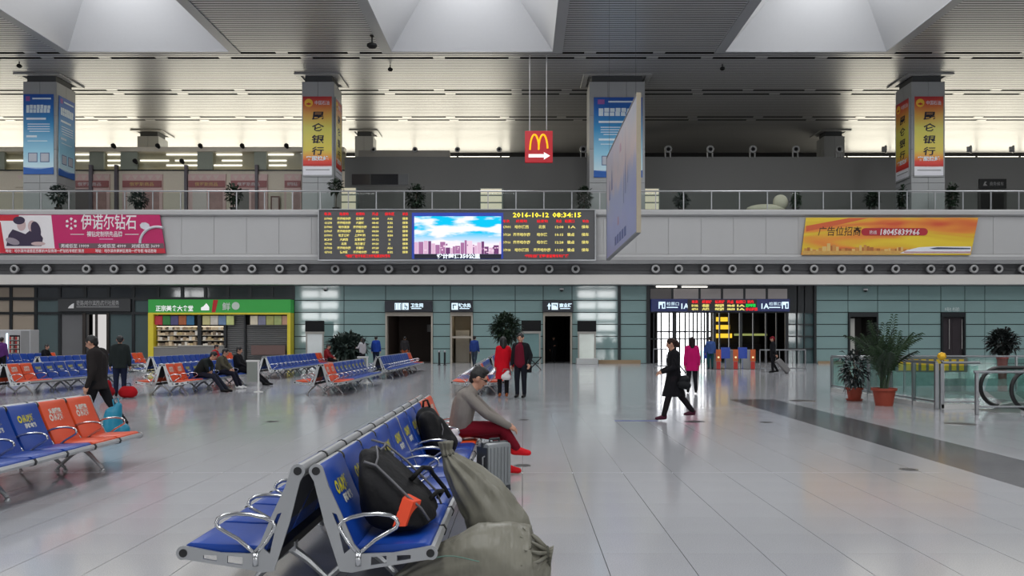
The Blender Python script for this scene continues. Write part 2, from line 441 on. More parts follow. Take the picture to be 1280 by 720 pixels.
part('ceiling_lamp', MB().box(WX(500), WX(520), DW+2.4, DW+2.8, WZ(393), WZ(392)), em('toilet_lamp', (255,236,214), 1.2), d1)
part('notice', rect(WX(521), WX(530), DW+5.40, WZ(414), WZ(404)), pm('grey_notice', (150,150,150), .6), d1)
d2 = portal(2, 563, 591, label='beige portal to the drinking water room')
recess(WX(563), WX(591), WZ(390.5), 3.0, pm('water_room', (150,140,122), .5))
part('water_unit', MB().box(WX(566), WX(584), DW+2.2, DW+3.0, 0, 2.1), pm('water_unit_steel', (178,172,160), .4), d2, bevel=.02)
part('ceiling_lamp', MB().box(WX(568), WX(586), DW+1.4, DW+1.8, WZ(393), WZ(392)), em('water_lamp', (255,244,222), 5.0), d2)
part('cross_bar', MB().box(WX(565), WX(589), DW+.1, DW+.2, WZ(423), WZ(420)), M_beige, d2)
d3 = portal(3, 679, 715, label='beige portal with a dark passage under the arrow sign')
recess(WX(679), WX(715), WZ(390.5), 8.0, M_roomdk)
d4 = portal(4, 1060, 1097, 396, M_mull, 'dark framed doorway behind the palm')
recess(WX(1060), WX(1097), WZ(390.5), 2.0, pm('dim_room', (70,66,64), .6))
part('door_leaf', MB().box(WX(1061.5), WX(1070), DW+.2, DW+.26, 0, WZ(398)), pm('pale_leaf', (170,170,164), .4), d4)
d5 = portal(5, 1176, 1206, 396.5, M_mull, 'dark double lift doors beside the red-stemmed potted tree')
for a, b in ((1178, 1191), (1191.3, 1204)):
    part('door_leaf', MB().box(WX(a), WX(b), DW+.1, DW+.16, 0, WZ(397)), pm('dark_leaf', (62,56,60), .3, metal=.4), d5)
for px in (1187, 1203): part('pull_bar', MB().bar((WX(px), DW+.04, .9), (WX(px), DW+.04, WZ(399)), .03), pm('brushed_steel', (150,148,146), .3, metal=.9), d5)
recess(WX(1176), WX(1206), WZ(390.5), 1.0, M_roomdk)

# curtain wall left of the cladding
cwm = MB()
cw = struct(link('wall_shopfront', bpy.data.meshes.new('wall_shopfront'), None), 'dark framed glass shopfront wall')
vtop = [-250, -215, -180, -145, -110, -76, -47, -17, 14, 45, 75, 107, 136, 167, 198, 228, 257, 285, 313, 340, 367]
M_pane = {k: pm('shop_pane_'+k, c, rough=0.05, var=.15, scale=.3, coat=.2) for k, c in
          dict(dark=(62,66,70), teal=(78,92,94), warm=(150,138,124), grey=(104,104,106)).items()}
mullion_v = MB(); mb_h = MB()
def pane(a, b, y0, y1, kind):
    part('pane', MB().box(WX(a)+.06, WX(b)-.06, DW+.02, DW+.06, WZ(y1)+.06, WZ(y0)-.06), M_pane[kind], cw)
for i in range(len(vtop)-1):
    a, b = vtop[i], vtop[i+1]
    pane(a, b, 357, 373.5, 'warm' if b <= 46 else 'dark')
    if b <= 198:
        if not (74 < a < 165): pane(a, b, 373.5, 391.5, 'warm' if b <= 46 else 'teal')
        if not (106 < a < 136):
            pane(a, b, 391.5, 454.4, 'grey' if 74 < a < 100 else ('warm' if b <= 46 else 'teal'))
for px in vtop:
    part('mullion', MB().box(WX(px)-.09, WX(px)+.09, DW-.06, DW+.1, 0 if px < 200 else WZ(373.5), WZ(357)), M_mull, cw)
xl, xr = WX(-250), WX(368)
for py, hh in ((357, .12), (373.5, .1), (391.5, .08)):
    part('transom', MB().box(xl, xr if py < 390 else WX(197), DW-.055, DW+.1, WZ(py)-hh, WZ(py)+hh), M_mull, cw)
cw_me = MB().box(xl, WX(104), DW+.12, DW+.4, 0, WZ(352)).box(WX(104), WX(137), DW+.12, DW+.4, WZ(391.5), WZ(352)).box(WX(137), xr, DW+.12, DW+.4, 0, WZ(352)).mesh('wall_shopfront')
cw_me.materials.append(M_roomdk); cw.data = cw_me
d6 = struct(link('door_6', MB().box(WX(104), WX(108), DW-.1, DW+.3, 0, WZ(391)).box(WX(134), WX(137), DW-.1, DW+.3, 0, WZ(391)).box(WX(119.3), WX(121.3), DW-.05, DW+.1, 0, WZ(391)).mesh('door_6'), pm('dark_bronze', (40,32,28), .4)), 'dark bronze glazed double door under the grey sign')
part('lit_room', rect(WX(100), WX(140), DW+1.5, 0, WZ(388)), em('lit_room_glow', (236,232,230), .75), d6)
# grey name sign over the door
sg = thing('shop_sign', 'long charcoal sign with small white logo over the bronze door', 'sign', (WX(75), DW-.1, WZ(391.5)))
part('board', MB().box(0, WX(165)-WX(75), -.12, .03, .1, .88), pm('charcoal_board', (52,53,55), .5), sg, bevel=.01)
M_wht = pm('white_print', (214, 214, 214), .6)
M_wht2 = pm('white_print_bright', (244, 244, 244), .6, emit=(255,255,255), estr=.25)
M_gryprint = pm('grey_print', (150,150,150), .6)
text('铁路(哈尔滨西)旅行社服务', .34, M_gryprint, sg, (1.15, -.125, .5), width=2.65, bold=.005)
part('lettering', MB().add([(1.15,-.125,.36),(3.8,-.125,.36),(3.8,-.125,.41),(1.15,-.125,.41)], [(0,1,2,3)]), M_gryprint, sg)
part('logo', poly([(.62,.3),(.98,.3),(1.0,.62),(.85,.55),(.7,.42)], -.125), M_wht, sg)

# ------------------------------------------------------------------ gate 1A
gx0, gx1 = WX(812), WX(985)
ga = struct(link('wall_gate', MB().box(WX(809), WX(1020), DW+.05, DW+.4, WZ(391), WZ(352)).mesh('wall_gate'), M_mull), 'dark framed glazed ticket gate front')
for k, (a, b) in enumerate([(812,840),(841,874),(875,902),(903,930),(931,958),(959,985)]):
    part('pane', MB().box(WX(a)+.05, WX(b)-.05, DW, DW+.05, WZ(373.5), WZ(361)), pm('gate_top_dark', (96,90,88), .3) if k == 0 else pm('gate_top_pane', (168,160,156), .3), ga)
part('lintel_lamp', MB().box(WX(820), WX(846), DW-.06, DW, WZ(359.2), WZ(357.6)).box(WX(852), WX(884), DW-.06, DW, WZ(359.2), WZ(358)), em('lintel_lamp', (255,250,240), 2.5), ga)
for px, wd in ((812, 2.5), (817.5,1.5), (843.5, 5), (862,1), (877, 1.2), (885, 3), (893.5, 3.5), (900,1.5), (912, 1), (926.5, 3.5), (942,1), (958, 1.5), (971,1), (984, 4), (997, 1.4), (1006, 1.2)):
    part('door_frame', MB().box(WX(px-wd/2), WX(px+wd/2), DW+.05, DW+.2, 0, WZ(391) if px < 990 else WZ(357)), M_mull, ga)
for y in (375.5, 390.5, 405.5, 420.5, 436):
    part('transom', MB().box(WX(985), WX(1020), DW+.06, DW+.14, WZ(y)-.04, WZ(y)+.04), M_mull, ga)
part('side_glazing', MB().box(WX(986), WX(1019), DW+.16, DW+.2, 0, WZ(358)), pm('side_glazing', (70,92,94), .06, coat=.3), ga)
part('door_rail', MB().box(gx0, WX(885), DW+.05, DW+.12, WZ(424.5), WZ(423)), M_mull, ga)
# daylight beyond the gate doors and the dark concourse on the right
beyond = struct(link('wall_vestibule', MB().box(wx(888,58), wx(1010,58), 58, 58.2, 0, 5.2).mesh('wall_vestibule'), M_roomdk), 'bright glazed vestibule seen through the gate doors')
gs = 58.0
def gpx(px): return wx(px, gs)
o = link('glazing', MB().add([(gpx(800),gs,0),(gpx(888),gs,0),(gpx(888),gs,5.1),(gpx(800),gs,5.1)], [(0,1,2,3)]).mesh('glazing', recalc=False), em('gate_daylight', (250,251,255), E_GATE), beyond)
for px in (826, 836, 849, 856, 866, 871, 880):
    part('glazing_bar', MB().box(gpx(px)-.05, gpx(px)+.05, gs-.2, gs-.05, 0, 5.1), M_mull, beyond)
part('glazing_bar', MB().box(gpx(800), gpx(888), gs-.2, gs-.1, 2.0, 2.1), M_mull, beyond)
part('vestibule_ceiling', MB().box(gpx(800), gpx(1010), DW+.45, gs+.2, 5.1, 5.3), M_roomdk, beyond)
part('concourse_floor', MB().box(gpx(798), gpx(1012), DW+.42, gs+.2, -.05, .004), M_floor, beyond)
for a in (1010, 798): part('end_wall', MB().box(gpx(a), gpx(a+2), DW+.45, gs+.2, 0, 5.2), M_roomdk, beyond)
ys_ = thing('stall_shelves', 'yellow lit stall shelves behind the ticket gates', 'stall', (wx(905,56), 56, 0))
for k, z in enumerate((1.6, 2.2, 2.75)):
    part('shelf_light', MB().box(-.75, .55 - .15*k, -.05, .05, z, z+.3), em('yellow_stall', (255, 205, 60), 1.1), ys_)
part('counter', MB().box(-.8, 2.6, 0, .5, .006, 1.15).box(-.8,2.6,.4,.5,1.15,3.4), M_roomdk, ys_)
part('green_strip', MB().box(.7, 3.0, -.05, .0, 1.75, 1.9), em('pale_green_strip', (190,200,120), .5), ys_)
# tall sign box with the departure strip
gsn = thing('gate_sign', 'long navy gate sign with red and yellow departure strip', 'sign', (WX(813), DW-.35, WZ(389.5)))
L = WX(985) - WX(813); hz = WZ(374) - WZ(389.5)
M_navy = pm('navy_sign', (22, 32, 78), .35, emit=(24,36,92), estr=.25)
M_led = pm('led_backing', (44, 38, 40), .5)
part('housing', MB().box(0, L, 0, .34, 0, hz), M_navy, gsn, bevel=.01)
part('led_panel', MB().box(WX(858)-WX(813), WX(944)-WX(813), -.02, 0, .03, hz-.03), M_led, gsn)
M_ledr = em('led_red', (245, 50, 56), 1.0); M_ledy = em('led_yellow', (240, 226, 130), 1.0); M_ledg = em('led_green', (40, 230, 90), 1.0); M_ledw = em('sign_white_glow', (215, 240, 255), 1.2)
text('检票口', .24, M_ledw, gsn, (.95, -.01, .38), width=.75); text('1A', .46, M_ledw, gsn, (1.78, -.01, .17), bold=.012)
text('1A', .46, M_ledw, gsn, (6.75, -.01, .17), bold=.012); text('检票口', .24, M_ledw, gsn, (7.3, -.01, .38), width=.75)
for x in (.95, 7.3): part('lettering', MB().box(x, x+.7, -.012, -.004, .22, .28), M_ledw, gsn)
def gate_icon(x):
    part('icon', MB().box(x, x+.42, -.012, -.004, .17, .6), M_ledw, gsn)
    part('icon', MB().box(x+.07, x+.2, -.02, -.012, .17, .4).box(x+.27, x+.36, -.02, -.012, .23, .5), M_navy, gsn)
gate_icon(.45); gate_icon(8.1)
cols = [(2.5,'车次'),(3.15,'终到站'),(3.95,'始发站'),(4.7,'开点'),(5.25,'检票口'),(5.95,'状态')]
for x, s in cols: text(s, .2, M_ledr, gsn, (x, -.03, .52), bold=.01)
for r, z in enumerate((.3, .08)):
    for k, (x, s) in enumerate(cols[:5]):
        text((('D102','北京','哈尔滨西','08:45','1A')[k], ('G714','大连','哈尔滨西','08:58','1A')[k])[r], .17, M_ledy, gsn, (x, -.03, z), bold=.012, width=(.4,.45,.55,.5,.5)[k])
text('正在检票', .19, M_ledg, gsn, (5.85, -.03, .3), bold=.012, width=.62); text('停止检票', .19, M_ledr, gsn, (5.85, -.03, .07), bold=.012, width=.75)

# small illuminated direction signs over the portals
M_signbox = pm('sign_box', (30, 34, 44), .4)
def dirsign(a, b, label, s, icons, tx):
    t = thing('direction_sign', label, 'sign', (WX(a), DW-.3, WZ(390)))
    Lx = WX(b)-WX(a); part('housing', MB().box(0, Lx, 0, .28, 0, .68), M_signbox, t, bevel=.01)
    for ic in icons:
        x, kind = ic
        if kind == 'arrow': part('arrow', poly([(x+.06,.14),(x+.16,.14),(x+.16,.36),(x+.24,.34),(x+.11,.56),(x-.02,.34),(x+.06,.36)], -.012), M_ledw, t)
        else:
            part('icon', MB().box(x, x+.4, -.01, -.003, .13, .55), M_ledw, t)
            if kind == 'wc': part('icon', MB().box(x+.19, x+.21, -.016, -.01, .15, .53).box(x+.03, x+.06, -.016, -.01, .15, .5).box(x+.34,x+.37,-.016,-.01,.15,.5), M_signbox, t)
            if kind == 'chair': part('icon', MB().tube([(x+.2+.11*math.cos(k), -.013, .28+.11*math.sin(k)) for k in [i*PI/5 for i in range(6,14)]], .02, 5).bar((x+.17,-.013,.48),(x+.17,-.013,.28),.02,5).bar((x+.17,-.013,.3),(x+.32,-.013,.3),.02,5), M_signbox, t)
            if kind == 'tap': part('icon', MB().box(x+.06, x+.3, -.016, -.01, .4, .46).box(x+.08,x+.14,-.016,-.01,.2,.42), M_signbox, t)
            if kind == 'page': part('icon', poly([(x+.06,.46),(x+.34,.46),(x+.34,.25),(x+.28,.4),(x+.06,.42)], -.013), M_signbox, t)
    text(s, .27, M_ledw, t, (tx, -.012, .3), bold=.01, width=.26*len(s))
    part('lettering', MB().box(tx+.05, tx+.24*len(s)-.05, -.012, -.004, .18, .23), M_ledw, t)
dirsign(482, 541, 'wide dark lit sign with toilet and wheelchair symbols', '卫生间', [(.62,'wc'),(1.08,'chair')], 1.6)
dirsign(563, 591, 'small dark lit sign with a tap symbol', '饮水处', [(.1,'tap')], .54)
dirsign(678, 716, 'dark lit sign with an up arrow over the dark passage', '商业区', [(.3,'arrow'),(.56,'page')], 1.04)
# faint ghost lettering on the cladding above the lift doors
text('电梯', .3, pm('etched_white', (178,190,190), .5), teal, (WX(1180), DW-.006, WZ(389)), width=.9)
# ------------------------------------------------------------------ gallery edge (fascia), deck and balustrade
FY = 49.3
def FX(px): return wx(px, FY)
def FZ(py): return wz(py, FY)
M_fas = pm('fascia_white', (176, 176, 176), 0.42, var=.03, scale=.3)
M_fas2 = pm('fascia_groove', (88, 88, 90), 0.5)
prof = [(FY+.05, FZ(356)), (FY+.0, FZ(355.5)), (FY, FZ(343.5)), (FY+.1, FZ(343)), (FY+.45, FZ(343)), (FY+.45, FZ(329.5)), (FY+.05, FZ(329.5)),
        (FY+.0, FZ(328)), (FY-.12, FZ(325)), (FY-.16, FZ(321)), (FY-.12, FZ(318.5)), (FY+.02, FZ(318.2)), (FY+.02, FZ(270.2)),
        (FY-.12, FZ(270)), (FY-.2, FZ(268.5)), (FY-.2, FZ(264.5)), (FY-.14, FZ(262.6)), (FY-.02, FZ(262)), (FY+.7, FZ(262)), (FY+.7, FZ(356))]
fas = struct(link('wall_fascia', MB().prism(prof, -XW, XW, 'x').mesh('wall_fascia'), M_fas), 'pale grey curved balcony fascia')
M_fas3 = pm('fascia_strip', (206, 203, 198), .45, var=.03, scale=.3)
part('lower_strip', MB().box(-XW, XW, FY-.03, FY-.001, FZ(355.4), FZ(343.6)), M_fas3, fas)
part('groove', MB().box(-XW, XW, FY+.40, FY+.46, FZ(343), FZ(329.5)).box(-XW, XW, FY+.3, FY+.4, FZ(336.6), FZ(335.8)), M_fas2, fas)
k = 0; x = -XW + 1.0
while x < XW - 1:
    part('fascia_panel', MB().box(x+.012, x+1.988 if x < 0 else x+1.988, FY-.01, FY+.04, FZ(318)+.01, FZ(270.4)-.01), M_fas, fas)
    x += 2.0
struct(link('trim_1', MB().box(-XW, XW, FY+.7, YF, FZ(262)-.4, FZ(262)-.02).mesh('trim_1'), pm('deck_edge', (150,150,150), .5)), 'gallery floor slab above the end wall')
# air nozzles
M_noz = pm('nozzle_white', (160,160,160), .4); M_hole = pm('nozzle_throat', (14,14,15), .8)
nz_r = MB().tube([(0.29*math.cos(a), -.06, 0.29*math.sin(a)) for a in [i*2*PI/20 for i in range(20)]], .1, 8, closed=True).mesh('ring', 'all'); nz_r.materials.append(M_noz)
nz_c = MB().lathe([(.22, 0), (.22, .06)], 16).mesh('throat'); nz_c.transform(Matrix.Rotation(PI/2, 4, 'X')); nz_c.materials.append(M_hole)
nz_b = MB().lathe([(.28, 0), (.28, .3)], 16).mesh('barrel', True); nz_b.transform(Matrix.Rotation(-PI/2, 4, 'X')); nz_b.materials.append(M_noz)
def nozzle(p, label, group, s=1.0, rx=0.0, rz=0.0):
    t = thing('air_nozzle', label, 'air nozzle', p, rz, group); t.rotation_euler = (rx, 0, rz); t.scale = (s, s, s)
    link('ring', nz_r, None, t); link('throat', nz_c, None, t, (0,-.0,0)); link('barrel', nz_b, None, t)
    return t
for px in (18, 58, 108, 142.5, 177, 211.5, 246, 280.5, 315, 349.5, 379, 419, 452.5, 486, 519.5, 553, 586, 619.5, 653, 686.5, 719.5, 819.5, 848.5, 881.5, 915.5, 949, 983, 1017.5, 1052, 1086.5, 1119.5, 1163.5, 1189, 1217.5, 1248.5, 1279):
    nozzle((FX(px), FY+.02, FZ(336.3)), 'round white air nozzle in the groove of the balcony fascia', 'air nozzles along the balcony fascia', .68)
# balustrade
M_steel = pm('satin_steel', (150, 152, 155), .3, metal=.85, var=.03)
M_rail = pm('rail_paint', (176,178,180), .35, metal=.5)
M_rglass = glass('balustrade_glass', (240, 244, 242), .01)
bal = thing('balustrade', 'long glass balustrade with steel posts on the balcony edge', 'balustrade', (0, FY+.25, FZ(262)))
zt = FZ(238) - FZ(262)
part('handrail', MB().bar((-46, 0, zt), (46, 0, zt), .045), M_rail, bal, smooth=True)
p_me = MB().box(-.03, .03, -.03, .03, -.02, zt-.03).mesh('post'); p_me.materials.append(M_rail)
g_me = MB().box(-.82, .82, -.006, .006, .08, zt-.12).mesh('glass_pane'); g_me.materials.append(M_rglass)
x = FX(680) - 1.73*30
while x < 46:
    if x > -46:
        link('post', p_me, None, bal, (x, 0, 0)); link('glass_pane', g_me, None, bal, (x+.865, 0, 0))
    x += 1.73

# ------------------------------------------------------------------ columns with cladding panels
CY = 52.0
M_clad = pm('column_cladding', (158, 160, 161), .4, var=.03, scale=.4); M_cseam = pm('column_seam', (70,72,74), .7)
zb = FZ(262) - .02
def column(cx, wd, y0, dp, zlo, fancy, label):
    t = struct(link('column', MB().box(cx-wd/2+.04, cx+wd/2-.04, y0+.04, y0+dp-.04, zlo, H-.45).box(cx-wd/2+.16, cx+wd/2-.16, y0+.16, y0+dp-.16, H-.5, H+.1).mesh('column'), M_cseam), label)
    cols_ = 2 if wd < 3 else 3; nrow = 4 if fancy else 3; zz = [zlo + (H-.45-zlo)*i/nrow for i in range(nrow+1)]
    for r in range(nrow):
        for c in range(cols_):
            a = cx-wd/2 + wd*c/cols_; b = cx-wd/2 + wd*(c+1)/cols_
            part('cladding_panel', MB().box(a+.012, b-.012, y0-.02, y0+.04, zz[r]+.012, zz[r+1]-.012), M_clad, t)
        for sx in (-1, 1):
            xa = cx + sx*wd/2
            for c in range(2):
                part('cladding_panel', MB().box(min(xa, xa-sx*.06), max(xa, xa-sx*.06), y0+dp*c/2+.012, y0+dp*(c+1)/2-.012, zz[r]+.012, zz[r+1]-.012), M_clad, t)
    cw_ = .42
    col = MB().box(cx-wd/2-cw_, cx+wd/2+cw_, y0-cw_, y0-.06, H-.1, H-.02).box(cx-wd/2-cw_, cx+wd/2+cw_, y0+dp+.06, y0+dp+cw_, H-.1, H-.02)
    col.box(cx-wd/2-cw_, cx-wd/2-.06, y0-.06, y0+dp+.06, H-.1, H-.02).box(cx+wd/2+.06, cx+wd/2+cw_, y0-.06, y0+dp+.06, H-.1, H-.02)
    part('ceiling_collar', col, pm('collar_grey', (160,160,160), .4), t, bevel=.02)
    return t
CX = [wx(50, CY), wx(397.5, CY), wx(771.5, CY), wx(1160, CY)]; CWD = [2.18, 2.08, 3.6, 2.18]
for cx, wd in zip(CX, CWD): column(cx, wd, CY, 2.18, zb, True, 'square column clad in pale grey panels on the balcony')
for px, w_ in ((185, 1.75), (455, 1.5), (772, 1.75), (1043, 1.7)):
    column(wx(px, 66), w_, 66.0, w_, zb, False, 'plain grey column deep in the gallery')

# column posters -----------------------------------------------------
M_blue = ramp_mat('poster_blue', [(0, (30,86,170)), (.06, (40,110,190)), (.09, (205,232,242)), (.3, (150,208,232)), (.6, (58,150,205)), (.85, (30,104,186)), (1, (30,80,170))], 2, lo=0, hi=5.2, noise=.04, nscale=1.0)
M_gold = ramp_mat('poster_gold', [(0, (225,225,232)), (.1, (232,232,236)), (.13, (214,50,48)), (.18, (222,70,50)), (.22, (232,140,56)), (.32, (226,206,84)), (.6, (224,216,100)), (.76, (230,176,78)), (.92, (216,84,56)), (1, (178,36,52))], 2, lo=0, hi=5.1, noise=.06, nscale=.9)
M_ink = pm('ink_navy', (32, 30, 52), .6); M_logored = pm('logo_red', (196,52,40), .5); M_logoyel = pm('logo_yellow', (240,190,60), .5)
M_lb = pm('pale_blue_print', (226,240,248), .6); M_mb = pm('mid_blue_print', (70,120,190), .6)
def poster_blue(w_, h_, loc, rz, label, full):
    t = thing('column_poster', label, 'poster', loc, rz)
    part('sheet', MB().box(-w_/2, w_/2, -.02, .02, 0, h_), M_blue, t)
    part('footer', poly([(-w_/2,0),(w_/2,0),(w_/2,.46),(0,.3),(-w_/2,.46)], -.024), pm('poster_footer', (34,92,172), .5), t)
    if full:
        part('logo', MB().box(-w_*.42, -w_*.28, -.03, -.024, h_-.45, h_-.15), pm('logo_mauve', (150,90,160), .5), t)
        part('print', MB().box(-w_*.2, w_*.42, -.03, -.024, h_-.34, h_-.24), M_lb, t)
        rr = random.Random(3)
        for z, h2, a, b in ((.84,.11,-.4,.42),(.79,.1,-.4,.4)):
            n = 7
            for i in range(n):
                xa = w_*(a+(b-a)*i/n); part('print', MB().box(xa, xa+w_*(b-a)/n*.82, -.03, -.024, h_*z-.12, h_*z+.16*rr.uniform(.6,1)), M_lb, t)
        for z, a, b, th in ((.68,-.4,.25,.13),(.62,-.36,.38,.05),(.59,-.36,.38,.05),(.56,-.36,.38,.05),(.53,-.3,.38,.05),(.46,-.4,-.05,.13),(.41,-.36,.3,.05)):
            part('print', MB().box(w_*a, w_*b, -.03, -.024, h_*z, h_*z+th), M_lb, t)
        for a in (-.34, .06): # framed empty squares where the codes stand
            part('print', MB().box(w_*a, w_*(a+.31), -.03, -.024, h_*.15, h_*.15+.62), pm('print_frame', (90,110,150), .6), t)
            part('print', MB().box(w_*a+.05, w_*(a+.31)-.05, -.036, -.03, h_*.15+.05, h_*.15+.57), pm('print_square', (186,190,200), .6), t)
    return t
def poster_gold(w_, h_, loc, rz, label):
    t = thing('column_poster', label, 'poster', loc, rz)
    part('sheet', MB().box(-w_/2, w_/2, -.02, .02, 0, h_), M_gold, t)
    part('edge_frame', MB().box(-w_/2-.05, -w_/2, -.04, .03, -.05, h_+.05).box(w_/2, w_/2+.05, -.04, .03, -.05, h_+.05).box(-w_/2-.05, w_/2+.05, -.04, .03, -.1, -.0), M_clad, t)
    part('logo', MB().lathe([(.27,0),(.27,.012)], 20), M_logoyel, t, loc=(-w_*.3, -.024, h_-.42), rot=(PI/2,0,0))
    part('logo', poly([(-w_*.3-.2,h_-.5),(-w_*.3,h_-.56),(-w_*.3+.2,h_-.5),(-w_*.3,h_-.4)], -.04), M_logored, t)
    text('中国石油', .3, M_lb, t, (-w_*.1, -.03, h_-.52), width=w_*.5)
    for i, ch in enumerate('昆仑银行'):
        text(ch, .56, M_ink, t, (0, -.03, h_*.715 - i*h_*.15), align='CENTER', shear=.1, bold=.012, width=w_*.42)
    text('客服热线', .3, M_lb, t, (0, -.03, h_*.19), align='CENTER', width=w_*.78, bold=.01)
    part('print', MB().box(-w_/2, w_/2, -.03, -.024, h_*.115, h_*.135), M_logored, t)
    part('print', MB().box(-w_*.4, w_*.42, -.03, -.024, h_*.06, h_*.072), M_gryprint, t)
    return t
pz = wz(218, CY); ph = wz(118, CY) - pz
poster_blue(1.95, ph, (CX[0]-.06, CY-.05, pz), 0, 'blue advertising sheet on the front of the column past the jewellery billboard', True)
poster_blue(1.8, ph, (CX[0]+CWD[0]/2+.03, CY+1.09, pz), PI/2, 'blue advertising sheet on the side of the column past the jewellery billboard', True)
poster_blue(3.15, wz(122,CY)-wz(222,CY), (CX[2]+.05, CY-.05, wz(222, CY)), 0, 'wide blue advertising sheet on the thick column behind the hanging board', True)
poster_gold(1.88, wz(121,CY)-wz(219,CY), (CX[1]-.02, CY-.05, wz(219, CY)), 0, 'yellow bank poster with framed edge facing the hall beside the departure board')
poster_gold(1.7, wz(121,CY)-wz(219,CY), (CX[1]+CWD[1]/2+.04, CY+1.09, wz(219, CY)), PI/2, 'yellow bank poster seen edge on beside the departure board')
poster_gold(1.88, wz(121,CY)-wz(219.5,CY), (CX[3]+.02, CY-.05, wz(219.5, CY)), 0, 'yellow bank poster facing the hall above the orange billboard')
poster_gold(1.8, wz(121,CY)-wz(219.5,CY), (CX[3]-CWD[3]/2-.04, CY+1.09, wz(219.5, CY)), -PI/2, 'yellow bank poster on the shaded side of the column above the orange billboard')

# ------------------------------------------------------------------ gallery partition, shops
PY = 58.0
def PX(px): return wx(px, PY)
def PZ(py): return wz(py, PY)
M_part = pm('gallery_grey', (118, 118, 116), .6, var=.03)
pw = struct(link('wall_partition', MB().box(PX(431), XW, PY, PY+.4, zb, PZ(196)).mesh('wall_partition'), M_part), 'plain dark grey partition wall on the gallery')
part('coping', MB().box(PX(448), PX(562), PY-.02, PY+.6, PZ(196), PZ(188)), pm('coping_grey', (150,146,138), .6), pw)
# recessed window strip in the partition
wn = struct(link('window_4', MB().box(PX(439), PX(511), PY-.06, PY-.001, PZ(231.8), PZ(217)).mesh('window_4'), pm('strip_frame', (120,120,120), .4)), 'long low internal window in the grey partition')
part('pane', MB().box(PX(440), PX(463), PY-.08, PY-.06, PZ(231), PZ(217.8)), pm('strip_pane_a', (84,80,80), .1), wn)
part('pane', MB().box(PX(463.5), PX(498), PY-.08, PY-.06, PZ(231), PZ(217.8)), pm('strip_pane_b', (40,40,42), .1), wn)
part('pane', MB().box(PX(498.5), PX(510), PY-.08, PY-.06, PZ(231), PZ(217.8)), pm('strip_pane_c', (120,122,124), .1), wn)
# office door and sign at right
sd = thing('door_sign', 'small black sign with white logo on the grey gallery wall', 'sign', (PX(1240), PY-.1, PZ(236)))
part('board', MB().box(-.98, .98, -.02, .08, 0, .7), pm('black_board', (24,25,26), .4), sd, bevel=.01)
text('商务候车', .32, M_gryprint, sd, (-.25, -.03, .22), width=1.0); part('logo', poly([(-.72,.2),(-.6,.5),(-.45,.5),(-.55,.36),(-.4,.2)], -.03), M_gryprint, sd)
d7 = struct(link('door_7', MB().box(PX(1222), PX(1258), PY-.05, PY-.001, zb, PZ(240)).mesh('door_7'), pm('gallery_door', (66,64,62), .4)), 'grey gallery door below the black sign')
for a, b in ((1226,1239.5),(1241,1254)): part('door_leaf', MB().box(PX(a), PX(b), PY-.09, PY-.05, zb, PZ(242)), pm('gallery_leaf', (40,38,37), .3), d7)
# warm lit glass cases (bright boxes seen through the balustrade)
M_case = pm('cream_case', (214, 208, 186), .4, emit=(255,246,215), estr=.35)
def lightcase(a, b, y0, y1, label):
    t = thing('showcase', label, 'showcase', (PX((a+b)/2), PY-2.4, zb))
    w_ = (PX(b)-PX(a))/2; hz_ = wz(y0, PY-2.4) - zb
    part('cabinet', MB().box(-w_, w_, 0, .7, 0, hz_), pm('case_frame', (120,130,126), .4), t, bevel=.02)
    n = 5
    for i in range(n): part('shelf_goods', MB().box(-w_+.06, w_-.1, -.05, 0, hz_*i/n+.04, hz_*(i+1)/n-.06), M_case, t)
    return t
lightcase(424, 455, 234, 262, 'cream lit showcase behind the balustrade next to the window strip')
lightcase(602, 630, 235, 262, 'cream lit showcase behind the balustrade above the picture screen')
lightcase(799, 818, 235, 262, 'cream lit showcase behind the balustrade beside the thick column')
sb = thing('draped_bundle', 'cream draped bundle lying behind the balustrade', 'bundle', (wx(957, 51), 51, zb))
part('cloth', MB().sphere((0,0,.3), (1.25,.4,.34), 14, 8).sphere((.95,0,.75), (.5,.3,.5), 12, 8), pm('cream_cloth', (206,200,180), .8, bump=.4, bscale=5), sb, smooth='all')
# upper nozzles along the partition
for px in (834.5, 887, 940, 993.5, 1047.5, 729):
    t = nozzle((PX(px), PY-.22, PZ(187.5)), 'round white air nozzle standing on the grey partition top', 'air nozzles on the grey partition', .72)
    for a in (-.25, .25): part('bracket', MB().box(a-.05, a+.05, .1, .295, -.8, 0), M_noz, t)
for px in (1097, 1203, 1256):
    t = nozzle((PX(px)+.5, PY-.1, PZ(187)), 'dark cylindrical air nozzle turned sideways against the bright windows', 'air nozzles against the right-hand windows', .75, 0, 1.1)
for px in (467, 519, 572, 624):
    nozzle((PX(px), PY-.1, PZ(187.5)), 'small dark air nozzle silhouetted against the bright clerestory', 'air nozzles under the clerestory', .5)

